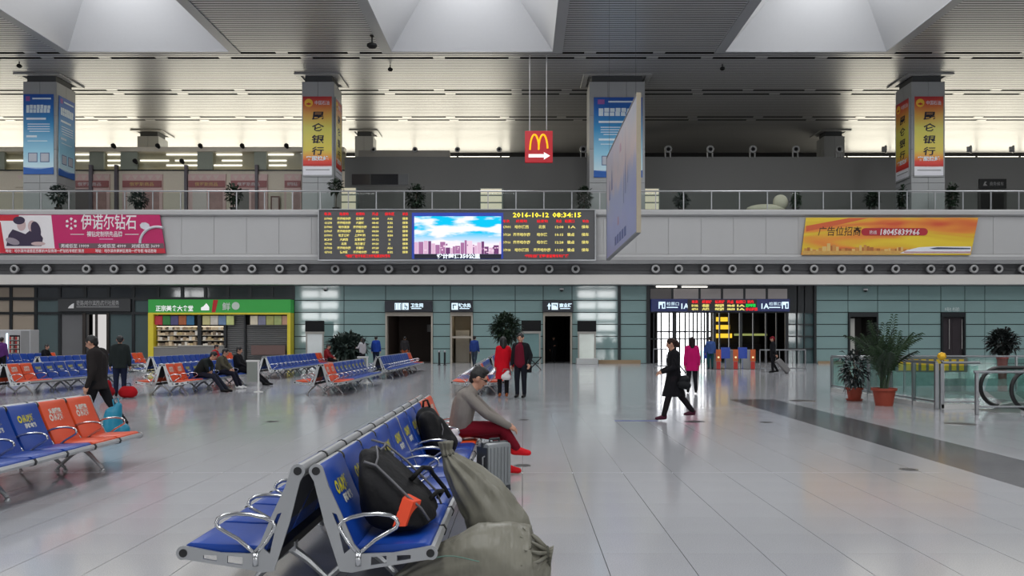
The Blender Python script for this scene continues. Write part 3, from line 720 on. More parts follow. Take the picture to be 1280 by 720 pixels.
# left gallery shops
M_cream = pm('shop_cream', (222, 212, 194), .5); M_pink = pm('shop_pink', (224, 192, 188), .5); M_maroon = pm('shop_maroon', (160, 100, 100), .5)
sw = struct(link('wall_gallery_shops', MB().box(-XW, PX(431), PY, PY+.3, zb, PZ(212)).box(-XW, PX(431), PY-.2, PY+.5, PZ(190), PZ(184.5)).mesh('wall_gallery_shops'), M_cream), 'cream shop wall on the gallery')
part('beam', MB().box(-XW, PX(431), PY-.12, PY-.02, PZ(213.6), PZ(212.4)), M_mull, sw)
part('glass_band', MB().box(-XW, PX(431), PY+.05, PY+.1, PZ(212), PZ(190)), glass('gallery_band_glass', (244,244,240), .03), sw)
part('band_back', MB().box(-XW, PX(431), PY+.45, PY+.5, PZ(212), PZ(190)), pm('band_back', (196,190,168), .5), sw)
for a, b in ((112,130), (151,172), (247,266), (318,333), (380,392), (-20,6), (-90,-60)):
    part('pier', MB().box(PX(a), PX(b), PY-.05, PY+.2, PZ(212), PZ(190)), pm('pier_green', (150,156,142), .5), sw)
M_reflstrip = em('reflection_strip', (255, 252, 245), 1.7)  # added glowing bars that stand in for reflections in the glass band
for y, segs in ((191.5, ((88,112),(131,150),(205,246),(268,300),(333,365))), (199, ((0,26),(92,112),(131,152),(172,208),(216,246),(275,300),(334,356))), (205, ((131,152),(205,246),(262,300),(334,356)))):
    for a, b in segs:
        t = link('reflection_strip', MB().box(PX(a), PX(b), PY+.37, PY+.449, PZ(y+1.0), PZ(y-.7)).mesh('reflection_strip'), M_reflstrip)
        tag(t, 'bright white glowing strip imitating a reflection in the green gallery glass', 'reflection strip', 'imitated reflections above the gallery shops')
for i, (a, b, h0, kind) in enumerate(((20,88,226,0), (90,138,226,1), (154,204,227,1), (236,283,226,2), (289,335,227,1), (356,377,228,1))):
    t = thing('gallery_shop', ['cream shopfront behind the blue poster column', 'pink shopfront with dark doorway and maroon name board', 'pink shopfront with yellow lettering behind the round plant', 'pink shopfront with a pale curtained window', 'pink shopfront with grey doorway beside the mirror frame', 'pink shopfront next to the bank poster column'][i], 'shop', (PX(a), PY-.12, zb))
    Lx = PX(b)-PX(a); hz_ = PZ(218) - zb
    part('surround', MB().box(0, Lx, 0, .1, 0, hz_), M_pink if i else M_cream, t)
    for k in range(int(Lx/.55)):
        part('pennant', poly([(.15+k*.55, hz_-.1),(.6+k*.55, hz_-.1),(.37+k*.55, hz_-.42)], -.012), pm('pennant_pale', (226,206,198), .6), t)
    part('name_board', MB().box(0.05, Lx-.05, -.1, 0, PZ(234.5)-zb, PZ(226.5)-zb), M_maroon if i else M_cream, t)
    text('俄罗斯商品', .3, pm('gold_print', (214,190,120), .5) if i in (2,3) else M_wht, t, (Lx*.5, -.105, PZ(232.8)-zb), align='CENTER', width=min(1.9, Lx*.6))
    part('opening', MB().box(Lx*.12, Lx*.5, -.03, 0, 0, PZ(237)-zb), [M_cream, pm('door_dark', (96,86,86), .4), pm('pale_curtain', (220,210,204), .5), pm('pale_curtain', (220,210,204), .5), pm('door_grey', (120,116,112), .4), M_cream][i], t)
    part('display_window', MB().box(Lx*.56, Lx*.92, -.03, 0, .1, PZ(239)-zb), pm('shop_display', (176,140,136), .4, var=.4, scale=2.0), t)
mf = thing('mirror_frame', 'tall narrow brown door frame between pink shopfronts', 'frame', (PX(345), PY-.2, zb))
part('frame', MB().box(-.32, -.24, -.04, .04, 0, 2.35).box(.24, .32, -.04, .04, 0, 2.35).box(-.24, .24, -.04, .04, 2.27, 2.35), pm('brown_frame', (120,80,72), .5), mf)
part('panel', MB().box(-.24, .24, .0, .03, 0, 2.27), pm('frame_panel', (206,190,182), .4), mf)
for px, w_ in ((115.5, 4), (147, 3.5), (234, 3.5), (322, 3.5)):
    part('shop_pillar', MB().box(PX(px-w_/2), PX(px+w_/2), PY-.3, PY-.0, zb, PZ(207)), pm('purple_grey_pillar', (104,98,106), .5), sw)
# spot heads on the soffit
for px in (145, 200, 253, 305, 360, 230, 172):
    y = 184.5 if px not in (230, 172) else 203.5
    t = thing('spotlight', 'small black spotlight head on the gallery soffit', 'spotlight', (PX(px), PY-.3, PZ(y)), 0, 'spotlights above the gallery shops')
    part('head', MB().caps((0,-.1,.05), (0,.12,-.02), .17, .12, 10), M_hole, t, smooth='all'); part('arm', MB().bar((0,.1,0), (0,.3,-.15), .035), M_noz, t)
# ------------------------------------------------------------------ departure board
BY = FY - .12
bx0, bx1 = wx(399, BY-.3), wx(743.5, BY-.3); bz0, bz1 = wz(324.5, BY-.3), wz(262.5, BY-.3)
db = thing('departure_board', 'wide black LED departure board with a bright picture screen', 'display board', (bx0, BY-.3, bz0))
BL, BH = bx1-bx0, bz1-bz0
M_bd = pm('board_black', (84, 84, 86), .45, var=.1, scale=60)
part('housing', MB().box(0, BL, 0, .3, 0, BH), M_bd, db)
part('frame', MB().box(-.06, BL+.06, -.06, .1, -.08, 0).box(-.06, BL+.06, -.06, .1, BH, BH+.06).box(-.06, 0, -.06, .1, 0, BH).box(BL, BL+.06, -.06, .1, 0, BH), pm('board_frame', (170,172,174), .35, metal=.5), db)
def bp(px, py): return ((px-399)/344.5*BL, (324.5-py)/62.0*BH)
sx0, sz0 = bp(518, 317.5); sx1, sz1 = bp(626.5, 270.5)
def screen_mat():
    m = bpy.data.materials.new('picture_screen'); m.use_nodes = True; nt = m.node_tree; n = nt.nodes
    for x in list(n): n.remove(x)
    o = n.new('ShaderNodeOutputMaterial'); e = n.new('ShaderNodeEmission'); nt.links.new(e.outputs[0], o.inputs[0]); e.inputs[1].default_value = 1.05
    tc = n.new('ShaderNodeTexCoord'); mp = n.new('ShaderNodeMapping'); nt.links.new(tc.outputs['Object'], mp.inputs[0]); mp.inputs['Scale'].default_value = (.45, 1, 1.9)
    nz = n.new('ShaderNodeTexNoise'); nz.inputs['Scale'].default_value = .9; nz.inputs['Detail'].default_value = 5; nt.links.new(mp.outputs[0], nz.inputs['Vector'])
    cr = n.new('ShaderNodeValToRGB'); nt.links.new(nz.outputs['Fac'], cr.inputs[0])
    cr.color_ramp.elements[0].position = .47; cr.color_ramp.elements[0].color = s2l((20,200,245)) + (1,)
    cr.color_ramp.elements[1].position = .56; cr.color_ramp.elements[1].color = s2l((250,252,255)) + (1,)
    sp = n.new('ShaderNodeSeparateXYZ'); nt.links.new(tc.outputs['Object'], sp.inputs[0])
    mr = n.new('ShaderNodeMapRange'); mr.inputs[1].default_value = .55; mr.inputs[2].default_value = 1.3; nt.links.new(sp.outputs[2], mr.inputs[0])
    mx = n.new('ShaderNodeMix'); mx.data_type = 'RGBA'; nt.links.new(mr.outputs[0], mx.inputs[0]); mx.inputs[6].default_value = s2l((250,240,252)) + (1,); nt.links.new(cr.outputs[0], mx.inputs[7])
    nt.links.new(mx.outputs[2], e.inputs[0]); return m
part('screen_border', MB().box(bp(515,0)[0], bp(629,0)[0], -.03, 0, bp(0,323.5)[1], bp(0,266)[1]), pm('screen_blue', (40,60,140), .4, emit=(30,60,170), estr=.5), db)
scr = link('screen', MB().box(0, sx1-sx0, -.02, 0, 0, sz1-sz0).mesh('screen'), screen_mat(), db, (sx0, -.032, sz0))
rr = random.Random(5)
M_city = [em('screen_city_a', (232,190,220), .95), em('screen_city_b', (190,130,180), .8), em('screen_city_c', (245,215,235), 1.0), em('screen_city_d', (150,90,150), .6)]
x = 0.0; W_ = sx1-sx0
while x < W_-.05:
    b = min(rr.uniform(.1,.36), W_-x); h_ = rr.uniform(.35, .85)
    part('screen_building', MB().box(x, x+b*.92, -.026, -.021, 0, h_), M_city[rr.randrange(4)], scr); x += b
for k in range(26):
    x = rr.uniform(0, W_-.2); z = rr.uniform(.05, .6); part('screen_building', MB().box(x, x+rr.uniform(.05,.18), -.031, -.026, z, z+rr.uniform(.04,.14)), M_city[rr.randrange(4)], scr)
part('caption_bar', MB().box(sx0, sx1, -.036, -.03, bp(0,323.3)[1], bp(0,317.6)[1]), pm('caption_bar', (30,30,50), .5), db)
text('设计时速350公里', .34, em('caption_white', (235,245,255), 1.4), db, (bp(546,0)[0], -.04, bp(0,322.6)[1]), bold=.012, width=bp(600,0)[0]-bp(546,0)[0])
def led(s, px0, px1, py, mat, size=.2, bold=.006):
    a, z = bp(px0, py); text(s, size, mat, db, (a, -.012, z), bold=bold, width=bp(px1,0)[0]-a)
heads = [(405,414,'车次'),(424.5,436,'始发站'),(445,456,'终到站'),(465,473,'开点'),(481,493,'候车区'),(503,510,'状态')]
for a, b, s in heads: led(s, a, b, 269.0, M_ledr)
st = ['齐齐哈尔南','齐齐哈尔南','哈尔滨东','齐齐哈尔南','牡丹江站','大庆西','北京','齐齐哈尔南','佳木斯']; en = ['北京站','大连站','齐齐哈尔南','沈阳北','上海虹桥','五常东站','乌兰浩特','长春站','齐齐哈尔南']
no = ['D7983','G1278','D7981','D7967','D7991','K39','G7146','D7933','G7102']; tm = ['08:38','08:45','08:50','08:58','09:06','09:12','09:20','09:28','09:35']
pf = ['A1A2','B1B2','A3A4','A1A2','B3B4','1A','2A','A5A6','B1B2']
for r in range(9):
    y = 274.6 + r*5.23
    led(no[r], 405.5, 415, y, M_ledy, .17)
    k = len(st[r]); led(st[r], 430-1.7*k, 430+1.7*k, y, M_ledy, .17)
    k = len(en[r]); led(en[r], 450-1.7*k, 450+1.7*k, y, M_ledy, .17)
    led(tm[r], 465, 473.5, y, M_ledy, .17)
    led(pf[r], 484.5 if len(pf[r]) > 2 else 485.5, 491 if len(pf[r]) > 2 else 488, y, M_ledy, .17); led('候车', 503, 510, y, M_ledy, .17)
led('*请旅客在开车前三分钟检票进站乘车', 432, 488, 321.6, M_ledr, .21)
M_clk = em('clock_yellow', (255, 236, 70), 1.4)
led('2016-10-12', 641, 686, 271.5, M_clk, .4, .008); led('08:34:15', 690.5, 726.5, 271.5, M_clk, .4, .008)
for a, b, s in ((628,637,'车次'),(645,659,'终到站'),(671,685,'始发站'),(695,702,'到点'),(706,718,'检票口'),(728,736,'站台')): led(s, a, b, 278, M_ledr)
for r, (n_, a_, b_, t_, p_, z_) in enumerate((('K7091','哈尔滨西','北京','12:08','1A','候车'), ('D7124','齐齐哈尔南','哈尔滨','10:15','晚点','候车'), ('D7916','齐齐哈尔南','哈尔滨','12:28','晚点','候车'), ('D7918','哈尔滨西','齐齐哈尔南','11:20','晚点','候车'))):
    y = 285.2 + r*9.6
    led(n_, 628, 638, y, M_ledy, .2); ka = len(a_); led(a_, 652-2.15*ka, 652+2.15*ka, y, M_ledy, .21); kb = len(b_); led(b_, 677.5-2.15*kb, 677.5+2.15*kb, y, M_ledy, .21)
    led(t_, 693, 703.5, y, M_ledy, .2); led(p_, 709, 718, y, M_ledy, .21); led(z_, 727, 736, y, M_ledy, .21)
led('*列车运行调整请留意车站广播', 656, 711, 321.6, M_ledr, .21)

# ------------------------------------------------------------------ billboards on the fascia
def bb(px, py): return (wx(px, FY-.1), wz(py, FY-.1))
pb = thing('billboard', 'slanted magenta jewellery billboard with a couple and a silver ring', 'billboard', (wx(0,FY-.1), FY-.255, FZ(317)))
ox, oz = wx(0, FY-.1), FZ(317)
def L2(px, py): a, b = bb(px, py); return (a-ox, b-oz)
M_mag = pm('magenta_print', (186, 30, 96), .45, var=.14, scale=.5); M_bred = pm('bill_red', (196,40,56), .45); M_bw = pm('bill_white', (226,222,224), .5, var=.03); M_bgrey = pm('bill_grey', (104,84,90), .5)
me = flat([L2(-60,317), L2(208.5,317), L2(201,269), L2(-60,269)], (), .06); link('board', me, M_mag, pb, (0, .02, 0))
part('print', poly([L2(-58,316.6), L2(71,316.6), L2(66,269.5), L2(-58,269.5)], -.012), M_bw, pb)
part('print', poly([L2(-58,316.6), L2(0,316.6), L2(-6,269.5), L2(-58,269.5)], -.014), M_bred, pb)
part('print', poly([L2(0,316.5), L2(9,316.5), L2(3,278), L2(-2,278)], -.014), M_bred, pb)
part('print', poly([L2(-2,276.5), L2(24,276.5), L2(26,269.5), L2(-2,269.5)], -.014), M_bred, pb)
part('print', poly([L2(8,316.8), L2(208,316.8), L2(207.3,311), L2(8,311)], -.016), M_bred, pb)
part('print', poly([L2(76,310.8), L2(207,310.8), L2(206,304.5), L2(75,304.5)], -.016), M_bgrey, pb)
M_cou = pm('couple_dark', (52,40,66), .6); M_cou2 = pm('couple_skin', (196,170,170), .6)
def ell(px, py, a, b, n=18, rot=0): 
    return [L2(px + a*math.cos(t)*math.cos(rot) - b*math.sin(t)*math.sin(rot), py + a*math.cos(t)*math.sin(rot) + b*math.sin(t)*math.cos(rot)) for t in [2*PI*i/n for i in range(n)]][::-1]
part('print', poly([L2(10,308), L2(54,308), L2(56,298), L2(50,290), L2(40,288), L2(34,293), L2(26,290), L2(18,287), L2(13,294)][::-1], -.018), M_cou, pb)
part('print', poly(ell(29,282,5.5,7), -.02), M_cou2, pb); part('print', poly(ell(42,283,5,7), -.02), M_cou2, pb)
part('print', poly(ell(26,276,7.5,5), -.022), M_cou, pb); part('print', poly(ell(47,288,6,11,18,-.25), -.022), M_cou, pb)
part('print', poly(ell(18,302,9,4,18,.3), -.022), pm('couple_grey', (150,140,150), .6), pb); part('print', poly(ell(50,305,9,2.4), -.022), M_cou2, pb)
text('伊诺尔钻石', 1.0, M_bw, pb, (L2(103,0)[0], -.02, L2(0,285.5)[1]), bold=.012, width=(172.5-103.5)*.0492)
for k in range(6):
    a = PI/2 + k*PI/3; cx, cy = 91+5.6*math.cos(a), 280-5.6*math.sin(a)
    part('logo', poly([L2(cx+2.2*math.cos(a+q), cy-2.2*math.sin(a+q)) for q in (0, PI/2.6, PI, -PI/2.6)], -.02), M_bw, pb)
part('logo', poly(ell(91,280,1.1,1.1,10), -.02), M_bw, pb)
text('裸钻定制领先品牌', .36, M_bw, pb, (L2(110.5,0)[0], -.02, L2(0,295.8)[1]), bold=.006, width=44*.0492)
for a, b in ((90,107),(158,175)): part('print', MB().box(L2(a,0)[0], L2(b,0)[0], -.022, -.016, L2(0,293.8)[1], L2(0,293.0)[1]), M_bw, pb)
part('print', MB().box(L2(126,0)[0], L2(143,0)[0], -.022, -.016, L2(0,300)[1], L2(0,298.6)[1]), pm('pale_pink', (220,140,180), .6), pb)
for a, s in ((78,'男戒低至 19999'),(124,'女戒低至 4999'),(166,'对戒低至 3699')): text(s, .26, M_bw, pb, (L2(a,0)[0], -.022, L2(0,309.8)[1]), width=35*.0492, bold=.004)
for a, b, s in ((9,107,'地址：哈尔滨市道里区西客站大街商场一楼钻石专柜旗舰店'),(121,197,'地址：哈尔滨市南岗区商场一楼专柜 电话咨询')): text(s, .22, M_bw, pb, (L2(a,0)[0], -.024, L2(0,315.6)[1]), width=(b-a)*.0492, bold=.004)
M_silver = pm('ring_silver', (206,206,214), .5, var=.2, scale=4)
part('print', MB().tube([(*[L2(198+21*math.cos(a), 304-20*math.sin(a))[0]], -.03, L2(0, 304-20*math.sin(a))[1]) for a in [math.radians(d_) for d_ in range(70, 186, 8)]], .085, 6), M_silver, pb)
part('print', poly(ell(183,283,6.5,4.6,8,.2), -.05), M_silver, pb)
for k in range(4): part('bracket', MB().box(1+k*2.4, 1.12+k*2.4, .045, .24, .8, .95), M_mull, pb)
# orange billboard
ob = thing('billboard', 'slanted orange and yellow billboard with a train and phone number', 'billboard', (wx(1003,FY-.1), FY-.255, FZ(319)))
ox, oz = wx(1003, FY-.1), FZ(319)
def flame_mat():
    m = bpy.data.materials.new('flame_print'); m.use_nodes = True; nt = m.node_tree; n = nt.nodes; b = n['Principled BSDF']
    tc = n.new('ShaderNodeTexCoord'); mp = n.new('ShaderNodeMapping'); mp.inputs['Rotation'].default_value = (0, .35, 0); mp.inputs['Scale'].default_value = (.11, 1, .75)
    nt.links.new(tc.outputs['Object'], mp.inputs[0]); nz = n.new('ShaderNodeTexNoise'); nz.inputs['Scale'].default_value = 1.6; nz.inputs['Detail'].default_value = 2; nz.inputs['Distortion'].default_value = .6
    nt.links.new(mp.outputs[0], nz.inputs['Vector']); r = n.new('ShaderNodeValToRGB'); nt.links.new(nz.outputs['Fac'], r.inputs[0])
    e = r.color_ramp.elements; e[0].position = .3; e[0].color = s2l((206,84,52))+(1,); e[1].position = .62; e[1].color = s2l((226,196,52))+(1,)
    q = e.new(.44); q.color = s2l((224,140,56))+(1,); q = e.new(.52); q.color = s2l((218,178,48))+(1,)
    nt.links.new(r.outputs[0], b.inputs['Base Color']); b.inputs['Roughness'].default_value = .45; return m
link('board', flat([L2(1000.5,319), L2(1211.5,319), L2(1221,272.5), L2(1006.5,272.5)], (), .06), flame_mat(), ob, (0, .02, 0))
part('print', poly([L2(1006,283), L2(1006.4,290), L2(1040,283), L2(1085,273), L2(1060,273)], -.012), pm('print_vermilion', (208,96,56), .5), ob)
text('广告位招商', .6, pm('print_brown', (74,44,24), .5), ob, (L2(1021,0)[0], -.015, L2(0,294)[1]), bold=.006, shear=.12, width=54*.0492)
pill = [L2(1080+5*math.cos(a), 290.2-4.6*math.sin(a)) for a in [PI/2+i*PI/8 for i in range(9)]] + [L2(1153+5*math.cos(a), 290.2-4.6*math.sin(a)) for a in [-PI/2+i*PI/8 for i in range(9)]]
link('print', flat(pill, (), .01), pm('print_crimson', (170,36,50), .5), ob, (0,-.02,0))
text('热线', .26, M_bw, ob, (L2(1085,0)[0], -.03, L2(0,293)[1]), width=.45); text('18045839966', .5, M_bw, ob, (L2(1097,0)[0], -.03, L2(0,294)[1]), bold=.01, shear=.15, width=49*.0492)
M_sk = [pm('skyline_a', (168,104,52), .6), pm('skyline_b', (196,138,70), .6), pm('skyline_c', (214,180,110), .6)]
for k in range(4): part('bracket', MB().box(1+k*2.4, 1.12+k*2.4, .045, .24, .8, .95), M_mull, ob)
rr = random.Random(11); x = 1004.0
while x < 1150:
    b = rr.uniform(2, 6); h_ = rr.uniform(3, 7) + (7*math.exp(-((x-1034)/7)**2)) + 3*math.exp(-((x-1080)/18)**2)
    part('print', MB().box(L2(x,0)[0], L2(x+b*.9,0)[0], -.02, -.012, L2(0,315.5)[1], L2(0,315.5-h_*.9)[1]), M_sk[rr.randrange(3)], ob); x += b
part('print', MB().box(L2(1002,0)[0], L2(1140,0)[0], -.024, -.02, L2(0,318.5)[1], L2(0,314)[1]), pm('print_water', (202,158,84), .5, var=.25, scale=5), ob)
part('print', poly([L2(1123,317), L2(1132,313), L2(1147,309.5), L2(1165,308.5), L2(1212,308.5), L2(1211,317)][::-1], -.028), pm('train_white', (226,228,234), .4), ob)
part('print', poly([L2(1160,311), L2(1170,309.5), L2(1211,310.5), L2(1211,312), L2(1165,312)][::-1], -.034), pm('train_glass', (70,76,96), .4), ob)
part('print', MB().box(L2(1128,0)[0], L2(1211,0)[0], -.036, -.03, L2(0,316)[1], L2(0,315)[1]), pm('train_stripe', (170,80,80), .5), ob)

# ------------------------------------------------------------------ hanging restaurant sign
hs_d = 48.4
hp = at(673.5, 203.5, hs_d); S_ = wx(691, hs_d)-wx(656.3, hs_d); HZ = wz(164, hs_d)-wz(203.5, hs_d)
hs = thing('hanging_sign', 'red hanging sign with yellow arches and a white arrow', 'sign', hp)
part('box', MB().box(-S_/2, S_/2, -.1, .1, 0, HZ), pm('sign_red', (168, 30, 40), .4, emit=(190,26,40), estr=.25), hs, bevel=.02)
M_arch = pm('arch_yellow', (255, 196, 20), .4, emit=(255,190,20), estr=.5)
def arch(x0):
    return [(x0 + .27*math.cos(a), -.12, .72 + .95*math.sin(a)) for a in [math.radians(d_) for d_ in range(178, -1, -9)]]
for x0 in (-.26, .26): part('arch', MB().tube(arch(x0), .062, 6), M_arch, hs)
part('arrow', poly([(-.62,.3),(.32,.3),(.3,.17),(.68,.4),(.3,.62),(.32,.5),(-.62,.5)], -.115), M_ledw if False else pm('arrow_white', (240,240,240), .5, emit=(255,255,255), estr=.5), hs)
for x in (-.55, .47): part('cable', MB().bar((x, 0, HZ), (x, 0, H+.02-hp.z), .028), pm('cable_pale', (190,190,190), .4), hs)

# ------------------------------------------------------------------ large hanging board seen from the side
hb = thing('hanging_board', 'tall pale blue and lilac banner board hanging edge on in the hall', 'banner', (4.1, 28.3, wz(289, 28.3)))
yb = 10.1; hh_ = wz(118, 28.3)-wz(289, 28.3)
M_art = ramp_mat('hazy_print', [(0, (146,150,186)), (.25, (150,156,196)), (.5, (158,164,190)), (.62, (190,176,178)), (.8, (176,170,176)), (1, (160,164,180))], 2, lo=0, hi=hh_, noise=.5, nscale=.8)
part('board', MB().box(-.05, .07, 0, yb, 0, hh_), M_art, hb)
part('edge_frame', MB().box(-.07, .09, -.06, 0, -.05, hh_+.05), pm('frame_cream', (196,184,160), .5), hb)
part('edge_frame', MB().box(-.07, .09, 0, yb, -.06, 0).box(-.07, .09, 0, yb, hh_, hh_+.05).box(-.07,.09,yb,yb+.05,-.05,hh_+.05), pm('frame_grey', (120,120,122), .5), hb)
M_streak = pm('print_slate', (84,92,140), .5); M_streak2 = pm('print_lilac', (170,140,160), .5)
for y, z0, z1, w_ in ((3.0,1.9,4.5,.16),(2.4,2.2,2.9,.1),(3.6,1.6,3.0,.1),(7.6,2.9,3.8,.5),(8.6,2.6,3.5,.4)):
    part('print', MB().add([(-.056,y,z0),(-.056,y+w_,z0),(-.056,y+w_*.6,z1),(-.056,y+w_*.4,z1)], [(0,1,2,3)]), M_streak, hb)
for y, z0 in ((5.2,1.0),(4.4,3.9)): part('print', MB().add([(-.056,y,z0),(-.056,y+.6,z0),(-.056,y+.5,z0+.35),(-.056,y+.1,z0+.35)], [(0,1,2,3)]), M_streak2, hb)
for k in range(5): part('lettering', MB().box(-.06, -.052, 3.0+k*.8, 3.5+k*.8, .25, .62), M_streak, hb)
for y in (.6, 9.4): part('cable', MB().bar((0, y, hh_), (0, y, H-.02-wz(289, 28.3)), .006, 5), M_mull, hb)
# ------------------------------------------------------------------ back-to-back waiting benches
PITCH = 0.56; NU = 5; UL = PITCH*NU
M_bblue = pm('seat_blue_vinyl', (14, 62, 150), .4, var=.08, scale=5, bump=.05, bscale=60)
M_borng = pm('seat_orange_vinyl', (214, 76, 34), .4, var=.08, scale=5, bump=.05, bscale=60)
M_alu = pm('cast_aluminium', (176, 178, 180), .36, metal=.6, var=.05)
M_chrome = pm('chrome_tube', (196, 198, 200), .16, metal=.95, var=.02)
M_joint = pm('black_joint', (30,31,33), .5)
M_yprint = pm('yellow_print', (206, 196, 40), .6); M_pprint = pm('pale_print', (206,206,196), .6)
def seat_mesh():
    p = [(.285,.372),(.283,.412),(.36,.418),(.5,.421),(.62,.428),(.68,.430),(.705,.418),(.712,.398),(.70,.382),(.6,.368),(.4,.366)]
    return MB().prism(p, .022, PITCH-.022, 'y').mesh('seat', True, bevel=.006)
def back_mesh():
    fr = [(.082,.872),(.098,.84),(.125,.77),(.158,.685),(.195,.60),(.235,.51),(.268,.44),(.290,.385)]
    bk = [(x-.045, z-.012) for x, z in fr]
    p = [(.065,.885)] + fr + bk[::-1]
    return MB().prism(p, .022, PITCH-.022, 'y').mesh('backrest', True, bevel=.006)
def arc(cx, cz, r, a0, a1, n=8): return [(cx+r*math.cos(math.radians(a0+(a1-a0)*i/n)), cz+r*math.sin(math.radians(a0+(a1-a0)*i/n))) for i in range(n+1)]
def plate_mesh():
    outer = arc(.053, .849, .042, 20, 200, 8) + [(.04,.79),(.10,.55),(.19,.27),(.26,.262),(.37,.285),(.70,.338)] + arc(.714, .375, .042, -70, 110, 8) + [(.5,.378),(.32,.372),(.27,.43),(.20,.60),(.125,.76)]
    holes = [[(.146,.61),(.172,.60),(.208,.51),(.18,.52)], [(.188,.49),(.218,.485),(.25,.40),(.214,.37)], [(.37,.352),(.46,.360),(.46,.318),(.37,.305)], [(.52,.362),(.60,.365),(.60,.342),(.52,.328)]]
    me = flat(outer, holes, .014); return me
def leg_mesh():
    m = MB(); ap = (.25, 0, .285)
    m.tube([ap, (.36,0,.19), (.5,0,.035)], [.032,.026,.018], 8); m.tube([ap, (.13,0,.2), (-.05,0,.035)], [.032,.026,.018], 8)
    m.lathe([(.03,0),(.03,.012),(.016,.03)], 12, (.5,0,0)); m.lathe([(.03,0),(.03,.012),(.016,.03)], 12, (-.05,0,0))
    m.box(.2, .3, -.03, .03, .26, .32)
    return m.mesh('leg', True)
def arm_mesh():
    pts = [(.292,.372),(.235,.44),(.192,.512),(.186,.535),(.2,.556),(.25,.578),(.33,.597),(.41,.601),(.48,.592),(.515,.572),(.526,.545),(.515,.522),(.47,.495),(.40,.455),(.345,.41),(.302,.372)]
    m = MB().tube([(x, 0, z) for x, z in pts], .0125, 8); m.tube([(.297,0,.375),(.297,0,.3)], .02, 8)
    return m.mesh('armrest', 'all')
me_seat, me_back = seat_mesh(), back_mesh(); me_seat_o, me_back_o = me_seat.copy(), me_back.copy()
for a, b in ((me_seat, M_bblue), (me_back, M_bblue), (me_seat_o, M_borng), (me_back_o, M_borng)): a.materials.append(b)
me_plate = plate_mesh(); me_plate.materials.clear(); me_plate.materials.append(M_alu)
me_leg = leg_mesh(); me_leg.materials.append(M_alu); me_arm = arm_mesh(); me_arm.materials.append(M_chrome)
me_boss = MB().lathe([(.024,-.011),(.024,.011)], 14).mesh('boss'); me_boss.transform(Matrix.Rotation(PI/2, 4, 'X')); me_boss.materials.append(M_joint)
me_top = MB().bar((.053,.012,.849), (.053,UL-.012,.849), .036, 12).mesh('top_rail', True)
me_front = MB().prism([(.70,.345),(.74,.352),(.75,.38),(.735,.405),(.712,.405),(.69,.37)], .012, UL-.012, 'y').mesh('front_rail', True)
me_slv1 = MB().bar((.053,-.012,.849),(.053,.012,.849),.041,12).mesh('joint_sleeve', True)
me_slv2 = MB().prism([(.69,.335),(.745,.345),(.757,.38),(.738,.412),(.69,.40)], -.014, .014, 'y').mesh('joint_sleeve')
me_top.materials.append(M_alu); me_front.materials.append(M_alu); me_slv1.materials.append(M_joint); me_slv2.materials.append(M_joint)
me_beam = MB().box(.21,.29,.02,UL-.02,.29,.345).mesh('beam', bevel=.006); me_beam.materials.append(M_joint)
me_shell = MB().prism([(.05,.83),(.03,.81),(.24,.40),(.262,.40)], .03, PITCH-.03, 'y').mesh('back_shell'); me_shell.materials.append(pm('shell_grey', (60,62,64), .5))
def print_mesh(lines, ring):
    """printed lettering lying on the backrest front: built flat, bent on to the back's slope"""
    vs = []; fs = []
    def put(me, ox, oz):
        b = len(vs); vs.extend((v.co.x+ox, v.co.z+oz) for v in me.vertices); fs.extend(tuple(b+i for i in p.vertices) for p in me.polygons)
    for s, size, x, z, width in lines:
        me = text_mesh(s, size, .003, 0).copy(); X = [v.co.x for v in me.vertices]; k = width/max(1e-6, max(X)-min(X)); me.transform(Matrix.Diagonal((k,1,1,1))); put(me, x, z)
    if ring:
        b = len(vs); n = 16
        for r in (.036, .018): vs.extend((ring[0]+r*math.cos(2*PI*i/n), ring[1]+r*1.1*math.sin(2*PI*i/n)) for i in range(n))
        fs.extend((b+i, b+(i+1)%n, b+n+(i+1)%n, b+n+i) for i in range(n))
    fr = [(.082,.872),(.098,.84),(.125,.77),(.158,.685),(.195,.60),(.235,.51),(.268,.44)]
    def fx(z):
        for (x0, z0), (x1, z1) in zip(fr, fr[1:]):
            if z1 <= z <= z0: return x0 + (x1-x0)*(z0-z)/(z0-z1) + .0035
        return .1
    m = MB(); m.v = [(fx(z), x, z) for x, z in vs]
    m.f = fs
    return m.mesh('lettering')
me_p1 = print_mesh([('从以城', .085, .19, .70, .2)], (.145, .73)); me_p1.materials.append(M_yprint)
me_p2 = print_mesh([('移动电视', .05, .19, .635, .2)], None); me_p2.materials.append(M_pprint)
me_p3 = print_mesh([('欢迎乘车', .06, .14, .745, .24), ('从以城', .085, .19, .665, .2)], (.145, .695)); me_p3.materials.append(M_pprint)

